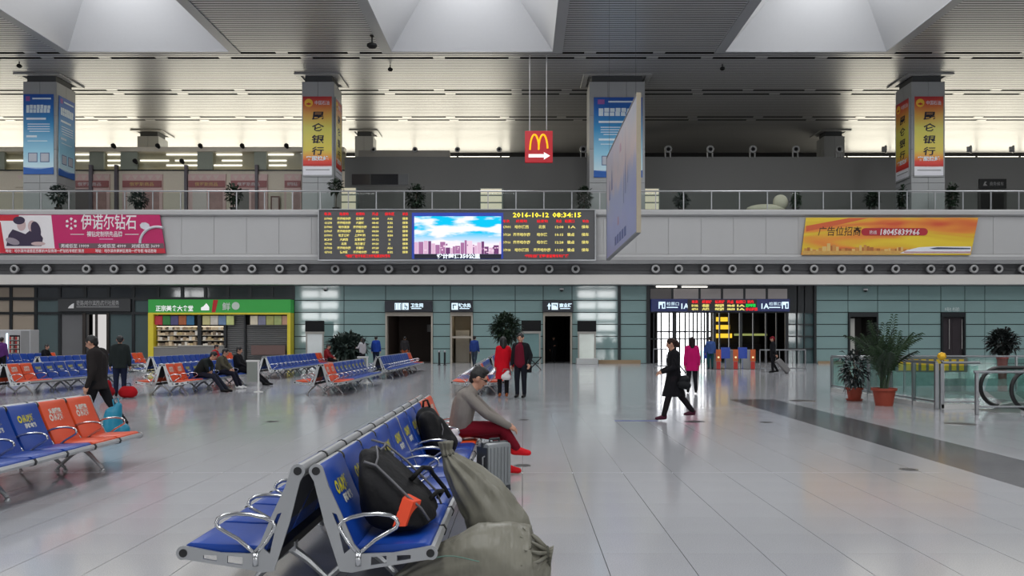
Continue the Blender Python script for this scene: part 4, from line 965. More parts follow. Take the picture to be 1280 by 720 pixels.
def bench(x, y0, units, orange_near, orange_far, label, group=None, letters=True, sleeves=False):
    t = thing('waiting_bench', label, 'bench', (x, y0, 0), 0, group)
    n = units*NU
    for u in range(units):
        for side in (0, 1):
            base = Vector((0, u*UL, 0)) if side == 0 else Vector((0, (u+1)*UL, 0)); rot = (0, 0, PI*side)
            def put(name, me, dy, parent=t, label=None):
                return link(name, me, None, parent, (0, base.y + (dy if side == 0 else -dy), 0), rot, label)
            for k in range(NU):
                idx = u*NU + (k if side == 0 else NU-1-k)
                og = idx < orange_near or idx >= n - orange_far
                put('seat', me_seat_o if og else me_seat, k*PITCH, label='orange seat cushion' if og else None)
                b = put('backrest', me_back_o if og else me_back, k*PITCH, label='orange back cushion' if og else None)
                if letters:
                    if og: link('lettering', me_p3, None, b)
                    else: link('lettering', me_p1, None, b); link('lettering', me_p2, None, b)
                put('back_shell', me_shell, k*PITCH)
                put('armrest', me_arm, k*PITCH + .006)
            put('armrest', me_arm, UL-.006)
            for dy in (.007, UL-.007):
                p = put('end_frame', me_plate, dy)
                for bx, bz in ((.053,.849),(.714,.375)): link('boss', me_boss, None, p, (bx, 0, bz))
            put('top_rail', me_top, 0); put('front_rail', me_front, 0); put('beam', me_beam, 0)
            if sleeves:
                for k in range(1, NU): put('joint_sleeve', me_slv1, k*PITCH); put('joint_sleeve', me_slv2, k*PITCH)
            for dy in (PITCH*.9, UL-PITCH*.9): put('leg', me_leg, dy)
    return t
BX = [-1.245, -5.6, -10.0, -14.4, -18.8, -23.1]
B1 = bench(BX[0], 4.62, 2, 0, 2, 'blue bench with two orange end seats holding the black duffel bag and backpack', sleeves=True)
B2 = bench(BX[1], 4.62, 2, 0, 2, 'blue and orange bench beside the dark-suited man carrying the turquoise bag', sleeves=True)
bench(BX[0], 22.2, 2, 2, 0, 'bench with orange end seats behind the couple in red coat and maroon sweater')
bench(BX[1], 22.2, 2, 2, 0, 'empty bench with two orange end seats between the two slim white barrier posts')
bench(BX[2], 22.2, 2, 2, 0, 'bench where three men in dark and olive jackets sit slouched')
bench(BX[3], 22.2, 2, 2, 0, 'bench with orange end seats beyond the dark-suited walking man')
for k, lb in ((0, 'far blue bench hidden behind the woman in the long red coat'), (1, 'far empty blue bench with an orange end before the toilet portal'), (2, 'far blue bench with an orange end in front of the green kiosk shutters'),
              (3, 'far blue bench beyond the three slouching seated men'), (4, 'far blue bench with orange end before the bronze door'), (5, 'far blue bench by the drinks vending machine')):
    bench(BX[k], 31.0, 3, 0, 2 if k else 1, lb, None, False)
# ------------------------------------------------------------------ people
def blob(name, capsules, mat, parent, vox, smooth_it=4):
    """one continuous surface from overlapping tapered capsules"""
    m = MB()
    for c in capsules:
        if len(c) == 4: m.caps(*c)
        elif len(c) == 3: m.add(*c[:2])
        else: m.sphere(c[0], c[1], 16, 10)
    o = bpy.data.objects.new(name, m.mesh(name))
    r = o.modifiers.new('r', 'REMESH'); r.mode = 'VOXEL'; r.voxel_size = vox; r.use_smooth_shade = True
    q = o.modifiers.new('s', 'SMOOTH'); q.factor = .5; q.iterations = smooth_it
    out = bake(o)
    out.name = name; out.polygons.foreach_set('use_smooth', [True]*len(out.polygons)); out.materials.clear()
    return link(name, out, mat, parent)
M_skin = pm('skin', (190, 142, 118), .55, var=.05); M_hair = pm('black_hair', (20, 18, 18), .5, var=.2, scale=30, bump=.3, bscale=80)
M_eye = pm('eye_dark', (24,20,20), .3); M_lip_ = pm('lips', (160,92,84), .5)
def cloth(name, rgb, rough=.85): return pm(name, rgb, rough, var=.16, scale=4, bump=.35, bscale=14, spec=.15)
C_black = cloth('cloth_black', (26,26,30)); C_navy = cloth('cloth_navy', (30,36,58)); C_char = cloth('cloth_charcoal', (44,42,44)); C_shoe = cloth('shoe_black', (20,19,20), .4)
def V(*a): return Vector(a)
def joints(H_):
    s = H_/1.72
    J = dict(pel=V(0,0,.95), che=V(.0,0,1.30), nek=V(0,0,1.47), hd=V(.02,0,1.605), shl=V(0,.175,1.41), shr=V(0,-.175,1.41),
             ell=V(-.02,.235,1.13), elr=V(-.02,-.235,1.13), wrl=V(.04,.25,.88), wrr=V(.04,-.25,.88),
             hil=V(0,.09,.92), hir=V(0,-.09,.92), knl=V(.02,.1,.5), knr=V(.02,-.1,.5), anl=V(0,.1,.085), anr=V(0,-.1,.085), face=V(1,0,0))
    return {k: (v*s if k != 'face' else v) for k, v in J.items()}, s
def hand_caps(w_, dirn, side_, s=1.0, curl=.35):
    """palm, four unequal bent fingers and a thumb from the side of the palm"""
    d = dirn.normalized(); n = (side_ - d*side_.dot(d)).normalized(); sd = d.cross(n).normalized(); out = []
    if sd.x + .6*sd.z < 0: sd = -sd
    palm = w_ + d*.075*s
    out.append((w_, palm, .026*s, .030*s)); out.append((w_ + sd*.02*s, palm + sd*.026*s, .02*s, .017*s)); out.append((w_ - sd*.02*s, palm - sd*.026*s, .02*s, .017*s))
    for k, ln in ((-1.5,.062),(-.5,.078),(.5,.082),(1.5,.07)):
        b0 = palm + sd*k*.018*s + d*.012*s; m1 = b0 + (d*(1-curl*.3) + n*curl*.5).normalized()*ln*.55*s; t1 = m1 + (d*(1-curl) + n*curl*1.3).normalized()*ln*.5*s
        out += [(b0, m1, .0095*s, .0085*s), (m1, t1, .0085*s, .007*s)]
    th0 = w_ + d*.02*s + sd*.028*s; th1 = th0 + (d*.6 + sd*.8).normalized()*.045*s; th2 = th1 + (d*.95 + sd*.2 + n*.3).normalized()*.035*s
    out += [(th0, th1, .013*s, .011*s), (th1, th2, .011*s, .008*s)]
    return out
def person(label, loc, rz, H_=1.7, pose=None, top=C_black, bottom=C_black, shoe=C_shoe, hairstyle='short', skirt=None, vox=.014, group=None, hood=None, sleeves=True, glasses=False, fat=1.0, hairmat=None, name='person', toes=None, cap=None, female=False, front=None):
    J, s = joints(H_)
    if female:
        for q in ('shl','shr','ell','elr','wrl','wrr'): J[q].y *= .84
    if pose: J.update({k: Vector(v) for k, v in pose.items()})
    t = thing(name, label, 'person', loc, rz, group)
    f = J['face'].normalized(); up = (J['hd']-J['nek']).normalized(); up = (up + V(0,0,.6)).normalized(); f = (f - up*f.dot(up)).normalized(); lf = up.cross(f)
    hd = J['hd']
    head = [(hd - f*.012*s + up*.02*s, hd - f*.012*s + up*.02*s + up*.012, .088*s, .086*s), (hd + f*.02*s - up*.01*s, hd + f*.035*s - up*.075*s, .07*s, .043*s), (hd+f*.05*s+up*.03*s, hd+f*.055*s-up*.045*s, .045*s, .036*s),
            (J['nek'] - V(0,0,.03), hd - up*.06*s, .056*s, .052*s),
            (hd + f*.088*s + up*.012*s, hd + f*.104*s - up*.022*s, .010*s, .016*s),
            (hd + lf*.086*s + up*.02*s, hd + lf*.084*s - up*.02*s, .017*s, .012*s), (hd - lf*.086*s + up*.02*s, hd - lf*.084*s - up*.02*s, .017*s, .012*s)]
    ft = {}
    for q in 'lr':
        a = J['an'+q]; k = J['kn'+q]
        dt = (toes or {}).get(q)
        if dt is None:
            dt = J.get('toe'+q)
            dt = dt - a if dt is not None else V(.16*s, .0, -.045*s)
        ft[q] = Vector(dt)
    def leg(q, e): return [(J['hi'+q], J['kn'+q], (.085+e)*s*fat, (.058+e)*s), (J['kn'+q], J['an'+q]+V(0,0,.02), (.056+e)*s, (.040+e)*s)]
    def arm(q, e): return [(J['sh'+q], J['el'+q], (.052+e)*s, (.041+e)*s), (J['el'+q], J['wr'+q], (.041+e)*s, (.029+e)*s)]
    def torso(e, low=True):
        o = []
        for sg in (1, -1):
            hp = J['hil'] if sg == 1 else J['hir']; shd = J['shl'] if sg == 1 else J['shr']; mid = (shd+hp)/2
            o += [(hp*.75+J['pel']*.25, mid*.8+(J['pel']+J['che'])*.1, (.1+e)*s*fat, (.098+e)*s*fat), (mid*.8+(J['pel']+J['che'])*.1, shd*.62+J['che']*.38, (.098+e)*s*fat, (.105+e)*s*fat), (shd + (J['nek']-shd)*.06, J['nek']-V(0,0,.035)*s, (.048+e)*s, (.05+e)*s)]
        o.append((J['pel'], J['che'], (.115+e)*s*fat, (.125+e)*s*fat))
        return o
    body = head + torso(0) + leg('l', 0) + leg('r', 0) + arm('l', 0) + arm('r', 0)
    for q in 'lr':
        sg = 1 if q == 'l' else -1
        body += hand_caps(J['wr'+q], J['wr'+q]-J['el'+q], V(.1, -sg*.55, -.85), s, .5)
        body += [(J['an'+q], J['an'+q] + ft[q]*.85, .036*s, .026*s)]
    blob('body', body, M_skin, t, vox if vox < .01 else min(vox, .012), 2)
    tp = torso(.018) + (arm('l', .016) + arm('r', .016) if sleeves else []) + [(J['nek']-V(0,0,.04), J['nek']+V(0,0,.005), .07*s, .062*s)]
    if skirt:
        # a coat that runs on below the waist: list of (height, half-width, half-depth)
        pr = J['pel']; n = 20; rings = []
        zs = [pr.z + .16, pr.z + .02, pr.z*.5 + skirt[0]*.5, skirt[0] + .02, skirt[0]]
        for i, z in enumerate(zs):
            k_ = (0, .25, .65, 1, .98)[i]; rx = (.115 + (skirt[2]-.115)*k_)*s*fat; ry = (.165 + (.165*(.45 + .55*skirt[1]) - .165)*k_)*s*fat
            rings += [(pr.x - .01*k_ + rx*math.cos(2*PI*j/n)*(1 + .06*k_*math.cos(5*2*PI*j/n)), pr.y + ry*math.sin(2*PI*j/n), z) for j in range(n)]
        fs_ = [(i*n+j, i*n+(j+1)%n, (i+1)*n+(j+1)%n, (i+1)*n+j) for i in range(4) for j in range(n)] + [tuple(range(n)), tuple(reversed(range(4*n, 5*n)))]
        tp.append((rings, fs_, 0))
    blob('coat' if skirt else 'jacket', tp, top, t, vox)
    if front: blob('sweater', [(J['che']+V(.07,0,.06)*s, J['pel']+V(.07,0,-.03)*s, .105*s, .115*s), (J['che']+V(.05,.05,.05)*s, J['pel']+V(.05,.06,0)*s, .1*s, .1*s), (J['che']+V(.05,-.05,.05)*s, J['pel']+V(.05,-.06,0)*s, .1*s, .1*s), (J['nek']+V(.03,0,-.03), J['nek']+V(.03,0,.01), .058*s, .055*s)], front, t, vox)
    blob('trousers', leg('l', .016) + leg('r', .016) + [(J['hil'], J['hir'], .1*s*fat, .1*s*fat), (J['pel']-V(0,0,.02), J['pel']+V(0,0,.05), .112*s*fat, .108*s*fat)], bottom, t, vox)
    for q in 'lr':
        a = J['an'+q]; d_ = ft[q]; heel = a - d_.normalized()*.03*s
        sm = [(heel - V(0,0,.0), a, .043*s, .046*s), (heel + (V(0,0,-.04*s) if abs(d_.z) < .12 else d_.cross(V(0,1,0)).normalized()*0), a + d_*.95, .038*s, .036*s), (a, a + d_, .044*s, .031*s)]
        blob('shoe', sm, shoe, t, min(vox, .012), 2)
    # hair
    hm = hairmat or M_hair
    c = hd - f*.016*s + up*.035*s; hk = .9 if hairstyle == 'quiff' else 1.0
    hr = [(c, c + up*.012, .096*s*(.5+.5*hk), .093*s), (c - f*.03*s, c - f*.04*s - up*.06*s, .083*s*hk, .058*s*hk), (c+f*.045*s+up*.045*s, c+f*.06*s+up*.04*s, .042*s, .036*s)]
    if hairstyle == 'long': hr += [(c - f*.04*s, c - f*.06*s - up*.2*s, .088*s, .07*s), (c + lf*.05*s - f*.02*s, c + lf*.06*s - up*.19*s - f*.02*s, .055*s, .04*s), (c - lf*.05*s - f*.02*s, c - lf*.06*s - up*.19*s - f*.02*s, .055*s, .04*s)]
    if hairstyle == 'bun': hr += [(c - f*.1*s - up*.01*s, c - f*.115*s - up*.09*s, .045*s, .05*s)]
    if hairstyle == 'quiff': hr += [(c + f*.03*s + up*.07*s, c + f*.08*s + up*.075*s, .05*s, .03*s), (c+up*.05*s, c+up*.06*s-f*.02*s, .066*s, .06*s)]
    if hairstyle == 'cap': hr += [(c + f*.06*s + up*.03*s, c + f*.12*s + up*.015*s, .05*s, .03*s)]
    blob('hair' if hairstyle != 'cap' else 'cap', hr, cap or hm, t, min(vox, .012), 2)
    for sg in (1, -1):
        part('eye', MB().sphere(hd + f*.083*s + lf*sg*.033*s + up*.012*s, .011*s, 8, 6), M_eye, t, smooth='all')
    part('mouth', MB().caps(hd + f*.082*s - lf*.02*s - up*.052*s, hd + f*.082*s + lf*.02*s - up*.052*s, .008*s, .008*s, 8), M_lip_, t, smooth='all')
    if glasses:
        g_ = MB()
        for sg in (1, -1):
            c0 = hd + f*.1*s + lf*sg*.036*s + up*.012*s
            g_.tube([c0 + (lf*math.cos(a)*.028 + up*math.sin(a)*.02)*s for a in [i*2*PI/14 for i in range(14)]], .004, 6, closed=True)
            g_.bar(c0 + lf*sg*.028*s, hd + lf*sg*.09*s + up*.018*s, .004, 6)
        g_.bar(hd+f*.1*s+lf*.008*s+up*.014*s, hd+f*.1*s-lf*.008*s+up*.014*s, .004, 6)
        part('glasses', g_, M_hole, t)
    return t
# the seated man in the foreground: right leg crossed over the left, leaning forward
SM = thing  # keep name short
sm_y = 9.38
C_gj = cloth('grey_jacket', (132,126,120)); C_red = cloth('maroon_trousers', (112, 18, 34)); C_rshoe = cloth('red_shoe', (206,26,36), .5)
x0 = -.74
person('man in grey jacket, glasses and maroon trousers sitting with legs crossed', (x0, sm_y, 0), 0, 1.72, dict(
    pel=(.0,0,.56), che=(.06,0,.84), nek=(.15,0,1.02), hd=(.225,0,1.135), shl=(.10,.18,.955), shr=(.10,-.18,.955),
    ell=(.30,.22,.76), elr=(.33,-.2,.74), wrl=(.50,.10,.63), wrr=(.575,-.1,.60), hil=(.03,.09,.555), hir=(.03,-.09,.555),
    knl=(.44,.10,.47), knr=(.50,-.05,.575), anl=(.54,.12,.085), anr=(.665,-.02,.315), face=(1,0,.02)),
    top=C_gj, bottom=C_red, shoe=C_rshoe, hairstyle='quiff', glasses=True, vox=.0085, toes=dict(l=V(.16,0,-.045), r=V(.15,.0,-.045)), fat=1.0)
# people around the hall
def on_floor(px, py): d = 1620.0/(py-VY); return V((px-VX)*d/1000.0, d, 0)
def stride(s=1.0, a=.24, bx=-.3): # walking along +x: left leg forward
    return dict(anl=(a,.08,.085), knl=(a*.75,.09,.49), anr=(bx,-.08,.14), knr=(bx*.35,-.09,.5))
p = at(122, 540, 13.7); 
person('man in dark suit walking with his head bent down', (p.x, p.y, 0), PI*1.02, 1.66, dict(hd=(.10,0,1.53), nek=(.03,0,1.425), face=(1,0,-.55), anl=(.12,.09,.085), knl=(.1,.1,.5), anr=(-.42,-.06,.15), knr=(-.16,-.08,.52),
       wrl=(.05,.27,.80), ell=(-.04,.25,1.07), wrr=(.1,-.25,.82)), top=cloth('suit_dark', (40,36,36)), bottom=C_black, skirt=(.74, 1.1, .15), fat=1.1)
p = on_floor(150, 496)
person('man in dark green jacket seen from behind beside the red holdall', p, PI/2+.4, 1.66, None, top=cloth('dark_green_coat', (36,42,42)), bottom=C_navy, skirt=(.78,1.05,.14), fat=1.1)
def seated(label, x, y, top, bottom, shoe, H_=1.68, lean=.0, legs=.0, hairstyle='short', rz=0, group=None, fat=1.05, bow=.1):
    return person(label, (x, y, 0), rz, H_, dict(pel=(.0,0,.56), che=(.02+lean*.5,0,.86-.05*lean), nek=(.05+lean,0,1.05-.2*lean), hd=(.1+lean*1.25,0,1.175-.3*lean), shl=(.03+lean*.85,.18,.98-.18*lean), shr=(.03+lean*.85,-.18,.98-.18*lean),
        ell=(.14+lean*.7,.21,.76), elr=(.14+lean*.7,-.21,.76), wrl=(.36,.12,.63), wrr=(.36,-.12,.63), hil=(.03,.09,.555), hir=(.03,-.09,.555), knl=(.43+legs*.2,.11,.50-legs*.05), knr=(.43+legs*.2,-.11,.50-legs*.05), anl=(.46+legs,.12,.085), anr=(.46+legs*.9,-.12,.085), face=(1,0,-bow)),
        top=top, bottom=bottom, shoe=shoe, hairstyle=hairstyle, group=group, fat=fat)
bx = BX[2] + .42
seated('man in dark green jacket slumped forward next to the orange seats', bx, 23.6, cloth('bottle_green', (34,40,40)), cloth('slate_trousers', (36,38,50)), C_shoe, lean=.3, legs=.35, bow=.6)
seated('bald man in olive jacket with white shoes', bx, 25.28, cloth('olive_jacket', (84,80,66)), cloth('dark_trousers', (30,30,42)), cloth('white_shoe', (220,220,220)), lean=.08, legs=.18, bow=.4, hairstyle='short')
seated('man in black with legs stretched out beside the white barrier post', bx, 26.96, C_black, C_black, C_shoe, lean=-.05, legs=.5, bow=.0)
# figures seen over far benches
seated('person in red sitting behind the far bench at the yellow kiosk edge', BX[3]+.42, 36.32, cloth('red_top', (170,40,44)), C_black, C_shoe)
seated('person in red and black sitting by the kiosk shutter', BX[2]+.42, 39.12, cloth('red_black', (120,36,40)), C_black, C_shoe)
seated('dark-haired person sitting by the charcoal panes', BX[5]+.42, 38.0, C_black, C_black, C_shoe)
p = on_floor(2, 470)
person('person in purple standing by the drinks vending machine', p, PI/2, 1.62, None, top=cloth('purple_coat', (92,50,110)), bottom=C_black)
p = on_floor(453, 462)
person('person in pale grey coat standing by the bushy plant', p, PI*.8, 1.6, dict(wrl=(.3,.12,1.1), ell=(.06,.24,1.1)), top=cloth('pale_grey_coat', (170,168,172)), bottom=C_black, hairstyle='long', female=True)
p = on_floor(470, 458)
person('person in bright blue hooded jacket seen from behind', p, PI/2, 1.68, None, top=cloth('blue_jacket', (30,60,140)), bottom=C_navy, skirt=(.82,1.1,.15), fat=1.15)
p = at(506, 454, 48.6)
person('person in dark top with orange bag strap at the toilet portal', (p.x, p.y, 0), PI/2, 1.68, None, top=C_char, bottom=cloth('rust_trousers', (150,80,50)))
p = on_floor(593, 459)
person('man in blue and red jacket walking towards the water room', p, PI/2-.3, 1.7, dict(anr=(-.22,-.08,.14), knr=(-.04,-.09,.5), anl=(.15,.08,.085)), top=cloth('blue_red_jacket', (40,60,120)), bottom=cloth('dim_jeans', (52,60,74)))
p = on_floor(629, 496.5)
rw = person('woman in long red coat seen from behind with a white bag', p, PI/2+.15, 1.63, dict(wrr=(.02,-.27,.84), elr=(-.04,-.25,1.08)), top=cloth('red_wool', (196,16,34)), bottom=C_black, shoe=cloth('tan_boot', (150,86,54)), hairstyle='long', female=True, skirt=(.50, 1.75, .2))
p2 = on_floor(651, 497.5)
person('man in open black jacket over a maroon sweater facing the hall', p2, -PI/2-.35, 1.72, dict(wrl=(.1,.28,.92), ell=(-.05,.27,1.14)), top=C_black, front=cloth('maroon_sweater', (100,22,40)), bottom=cloth('black_jeans', (26,28,36)), hairstyle='short')
p = on_floor(842, 525.5)
wb = person('woman in black knee-length coat striding past', p, PI, 1.60, dict(hd=(.05,0,1.49), anl=(.2,.05,.085), knl=(.11,.07,.47), anr=(-.38,-.05,.16), knr=(-.16,-.07,.47), wrl=(.24,.14,.95), ell=(.02,.22,1.04), wrr=(.22,-.16,.95), elr=(.02,-.22,1.04)),
       top=cloth('black_coat', (22,22,26)), bottom=cloth('black_tights', (30,26,30)), shoe=cloth('plum_boot', (70,24,44), .4), hairstyle='bun', female=True, hairmat=cloth('dark_brown_hair', (44,28,24), .5), skirt=(.47, 1.5, .245))
p = on_floor(865, 492)
person('woman in magenta coat walking away to the gates', p, PI/2-.1, 1.62, dict(anr=(-.1,-.1,.1), anl=(.12,.1,.085)), top=cloth('magenta_coat', (186,22,98)), bottom=C_black, hairstyle='long', female=True, skirt=(.66, 1.45, .17), hairmat=cloth('dark_hair', (34,22,24), .5))
p = on_floor(888, 462)
person('person in blue and white jacket queuing at the ticket gates', p, PI/2, 1.66, None, top=cloth('denim_blue', (60,84,140)), bottom=cloth('teal_trousers', (30,70,72)), skirt=(.8,1.1,.14), hood=True)
p = on_floor(966, 466)
person('person in black with red cap pulling a grey case by the gate railings', p, PI*.9, 1.66, dict(wrl=(-.15,.24,.85), anr=(-.2,-.08,.1)), top=C_black, bottom=C_black, hairstyle='cap', cap=cloth('red_cap', (120,30,40)), skirt=(.7,1.2,.16))
p = at(692, 455, 53)
person('dim figure standing inside the dark passage', (p.x, p.y, 0), -PI/2, 1.68, dict(wrl=(.2,.1,1.1), ell=(.04,.22,1.12)), top=C_black, bottom=C_black)
# ------------------------------------------------------------------ luggage on and around the front bench
def sack(name, label, pts, rad, mat, loc, rz=0, vox=.014, creases=14, seed=1, sq=(1,1), amp=.035, cat='sack'):
    """soft sack: rings along a path, wrinkled, gathered where the radius is small"""
    t = thing(name, label, cat, loc, rz); r_ = random.Random(seed)
    pts = [Vector(p) for p in pts]; n = 40; vs = []; m = []
    # resample
    P = []; R = []
    for i in range(len(pts)-1):
        for k in range(6): f = k/6; P.append(pts[i].lerp(pts[i+1], f)); R.append(rad[i]*(1-f)+rad[i+1]*f)
    P.append(pts[-1]); R.append(rad[-1])
    ph = [r_.uniform(0, 6.28) for _ in range(6)]; rmax = max(R)
    u = None
    for i, (p, r) in enumerate(zip(P, R)):
        tg = (P[min(i+1, len(P)-1)] - P[max(i-1, 0)]).normalized()
        a = tg.cross(Vector((0,1,0)) if abs(tg.y) < .8 else Vector((1,0,0))).normalized(); b = tg.cross(a).normalized()
        for k in range(n):
            an = 2*PI*k/n; fold = (1 - r/rmax)
            w_ = 1 + amp*(math.sin(3*an+ph[0]+i*.35) + .7*math.sin(5*an+ph[1]-i*.5) + .5*math.sin(2*an + i*.8 + ph[2]) + .35*math.sin(9*an + 1.3*i + ph[4]) + .3*math.sin(13*an - .9*i + ph[5])) + fold*.22*math.sin(creases*an+ph[3]) + .03*min(1, 3*fold)*math.sin(creases*an+ph[3]) 
            q = p + (a*math.cos(an)*sq[0] + b*math.sin(an)*sq[1])*r*w_
            vs.append((q.x, q.y, max(.004, q.z)))
    L = len(P); fs = [(i*n+k, i*n+(k+1)%n, (i+1)*n+(k+1)%n, (i+1)*n+k) for i in range(L-1) for k in range(n)] + [tuple(range(n)), tuple(reversed(range((L-1)*n, L*n)))]
    link('cloth', MB().add(vs, fs).mesh('cloth', 'all'), mat, t)
    return t
M_sack = pm('olive_sackcloth', (118, 116, 104), .42, var=.14, scale=3, bump=.55, bscale=2.6, bdist=.06, spec=.4, stretch=(2.6, 1.0, 1.0))
s1 = sack('woven_sack', 'tied olive woven sack lying on the floor by the bench end', [(-.52,0,.08),(-.40,0,.115),(-.22,0,.17),(.02,0,.222),(.22,0,.22),(.35,-.01,.22),(.405,-.02,.245),(.425,-.025,.255),(.455,-.03,.25)], [.05,.1,.155,.228,.23,.2,.1,.04,.06], M_sack, (-.27, 5.02, 0), .05, seed=2)
for k in range(7):
    a = -1.9 + k*.42; part('pleat', MB().tube([(.41, -.025+.05*math.sin(a), .255+.05*math.cos(a)), (.36, -.02+.13*math.sin(a), .24+.12*math.cos(a)), (.27-.02*(k%2), -.01+.218*math.sin(a+.04), .222+.218*math.cos(a+.04))], [.016,.013,.004], 6), M_sack, s1, smooth='all')
part('tie', MB().tube([(.425+.004*math.cos(a), -.025+.05*math.cos(a), .255+.05*math.sin(a)) for a in [i*2*PI/12 for i in range(12)]], .012, 6, closed=True), pm('tie_string', (70,70,60), .8), s1)
part('stripe', MB().tube([(-.3+.05*k, -.243-.004*math.sin(k), .30+.02*math.sin(k*.7)) for k in range(7)], .0035, 5), pm('teal_print', (92,126,114), .7), s1, label='faded teal printed line')
s2 = sack('woven_sack', 'upright olive woven sack with a gathered neck leaning on the bench', [(.12,0,.02),(.11,0,.08),(.07,0,.22),(-.02,.0,.4),(-.15,.0,.57),(-.255,0,.69),(-.3,0,.755),(-.315,0,.80),(-.32,0,.86)], [.12,.22,.235,.19,.14,.085,.045,.036,.05], M_sack, (-.24, 5.85, 0), 0, seed=5, creases=9)
part('tie', MB().tube([(-.304+.042*math.cos(a), .042*math.sin(a), .765+.01*math.cos(a)) for a in [i*2*PI/12 for i in range(12)]], .01, 6, closed=True), pm('tie_string', (70,70,60), .8), s2)
# black duffel bag leaning on the backrest
M_bag = pm('black_nylon', (12, 12, 15), .6, var=.3, scale=5, bump=.6, bscale=10, spec=.22); M_trim = pm('grey_trim', (96, 96, 100), .5); M_orange = pm('orange_patch', (232, 74, 34), .55)
df = thing('duffel_bag', 'black duffel bag with grey piping and orange pocket on the bench', 'bag', (-1.245+.44, 5.15, .432))
dv = []; prof_ = [(-.21,.00),(-.20,.22),(-.235,.40),(-.20,.475),(-.11,.45),(.02,.345),(.13,.235),(.21,.15),(.255,.06),(.25,.0)]
dm = MB(); nseg = 11
rings = []
for i in range(nseg):
    f = i/(nseg-1); y = (f-.5)*.74; sc_ = (.55, .82, .95, 1, 1.02, 1, 1, .98, .93, .8, .5)[i]
    for (x, z) in prof_: rings.append((.0+x*sc_ + .012*math.sin(i*1.7+z*9), y + .02*math.sin(z*14+i), .012 + z*sc_*(1+.03*math.sin(i*2.1)) ))
n = len(prof_)
dm.add(rings, [(i*n+k, i*n+(k+1)%n, (i+1)*n+(k+1)%n, (i+1)*n+k) for i in range(nseg-1) for k in range(n)] + [tuple(range(n)), tuple(reversed(range((nseg-1)*n, nseg*n)))])
o = part('shell', dm, M_bag, df, smooth='all'); mod = o.modifiers.new('s', 'SUBSURF'); mod.levels = 2; mod.render_levels = 2
def dp(i, k, off=.006):
    x, y, z = rings[i*n+k]; return (x*1.03 + off, y, z*1.02 + off)
part('piping', MB().tube([dp(1,k,.012) for k in (3,4,5,6,7,8)], .008, 6), M_trim, df, smooth='all'); part('piping', MB().tube([dp(7,k,.01) for k in (3,4,5,6,7,8)], .008, 6), M_trim, df, smooth='all')
part('piping', MB().tube([dp(i,4,.008) for i in range(1,10)], .007, 6), M_trim, df, smooth='all')
part('pocket', MB().add([(.03,-.375,.06),(.105,-.37,.06),(.15,-.345,.2),(.085,-.345,.225),(.04,-.25,.06),(.15,-.25,.06),(.185,-.24,.19),(.1,-.24,.235)], [(0,1,2,3),(1,5,6,2),(2,6,7,3),(0,3,7,4),(0,4,5,1),(4,7,6,5)]), M_orange, df, label='bright orange pocket')
part('strap', MB().tube([(.1,-.1,.29),(.17,-.05,.36),(.2,.1,.33),(.2,.25,.27),(.27,.33,.16),(.31,.3,.1)], .016, 6), M_bag, df, smooth='all')
part('strap', MB().tube([(.2,-.05,.14),(.26,.0,.2),(.28,.12,.18),(.24,.2,.12)], .014, 6), M_bag, df, smooth='all')
# backpack and plastic bag
bpk = thing('backpack', 'black backpack on the bench beside the man in the grey jacket', 'bag', (-1.245+.42, 8.25, .432))
blob('shell', [(V(-.06,0,.12), V(-.16,0,.36), .15, .12), (V(-.06,-.1,.1), V(-.14,-.09,.34), .12, .1), (V(-.06,.1,.1), V(-.14,.09,.34), .12, .1), (V(.05,-.06,.1), V(.06,.06,.1), .1, .1), (V(.02,0,.1), V(-.06,0,.28), .14, .1)], M_bag, bpk, .014)
part('strap', MB().tube([(-.2,0,.47),(-.2,.03,.53),(-.16,.03,.54),(-.13,0,.47)], .012, 6), M_bag, bpk, smooth='all')
part('zip', MB().tube([(.0,-.17,.12),(.02,-.12,.26),(-.03,0,.37),(.0,.1,.28)], .005, 5), M_trim, bpk)
pbg = thing('plastic_bag', 'crumpled white plastic bag beside the seated man', 'bag', (-.80, 8.82, .432))
blob('film', [(V(0,0,.06), V(.05,0,.14), .07, .05), (V(-.05,.02,.1), V(-.12,.02,.2), .06, .03), (V(.06,0,.07), V(.1,.0,.06), .05, .04)], pm('white_film', (206,198,200), .35, var=.1, bump=.6, bscale=20), pbg, .012)
# grey suitcase
M_case_ = pm('grey_shell', (128, 132, 134), .35, var=.06, spec=.5); M_case_dk = pm('dark_shell', (52,56,60), .4)
su = thing('suitcase', 'grey ribbed hard-shell suitcase standing by the seated man', 'suitcase', (-.295, 8.42, 0), .62)
part('shell', MB().box(-.15, .15, -.11, .11, .06, .52), M_case_, su, smooth=True, bevel=.035)
part('side_band', MB().box(-.157, .157, -.03, .03, .053, .527), M_case_dk, su, smooth=True, bevel=.01)
for i in range(6):
    part('rib', MB().box(-.12+i*.043, -.105+i*.043, -.119, .119, .1, .48), M_case_, su)
part('end_panel', MB().box(-.158, -.15, -.1, .1, .1, .48), M_case_dk, su, bevel=.003)
part('handle', MB().tube([(-.06,0,.52),(-.06,0,.555),(.06,0,.555),(.06,0,.52)], .012, 8), M_case_dk, su, smooth=True)
part('handle', MB().tube([(-.158,-.06,.24),(-.185,-.06,.25),(-.185,-.06,.38),(-.158,-.06,.39)], .01, 8), M_steel, su, smooth=True)
for x in (-.115, .115):
    for y in (-.08, .08): part('wheel', MB().lathe([(.028,-.014),(.03,0),(.028,.014)], 12), M_hole, su, loc=(x, y, .03), rot=(PI/2,0,0)); part('wheel_fork', MB().box(x-.02, x+.02, y-.022, y+.022, .03, .075), M_case_dk, su)
pk = thing('paper_packet', 'small pink packet lying behind the grey suitcase', 'packet', (-.50, 8.66, 0))
part('wrap', MB().box(-.06,.06,-.04,.04,0,.07), pm('pink_wrap', (222,170,200), .5, bump=.3, bscale=20), pk, bevel=.012)
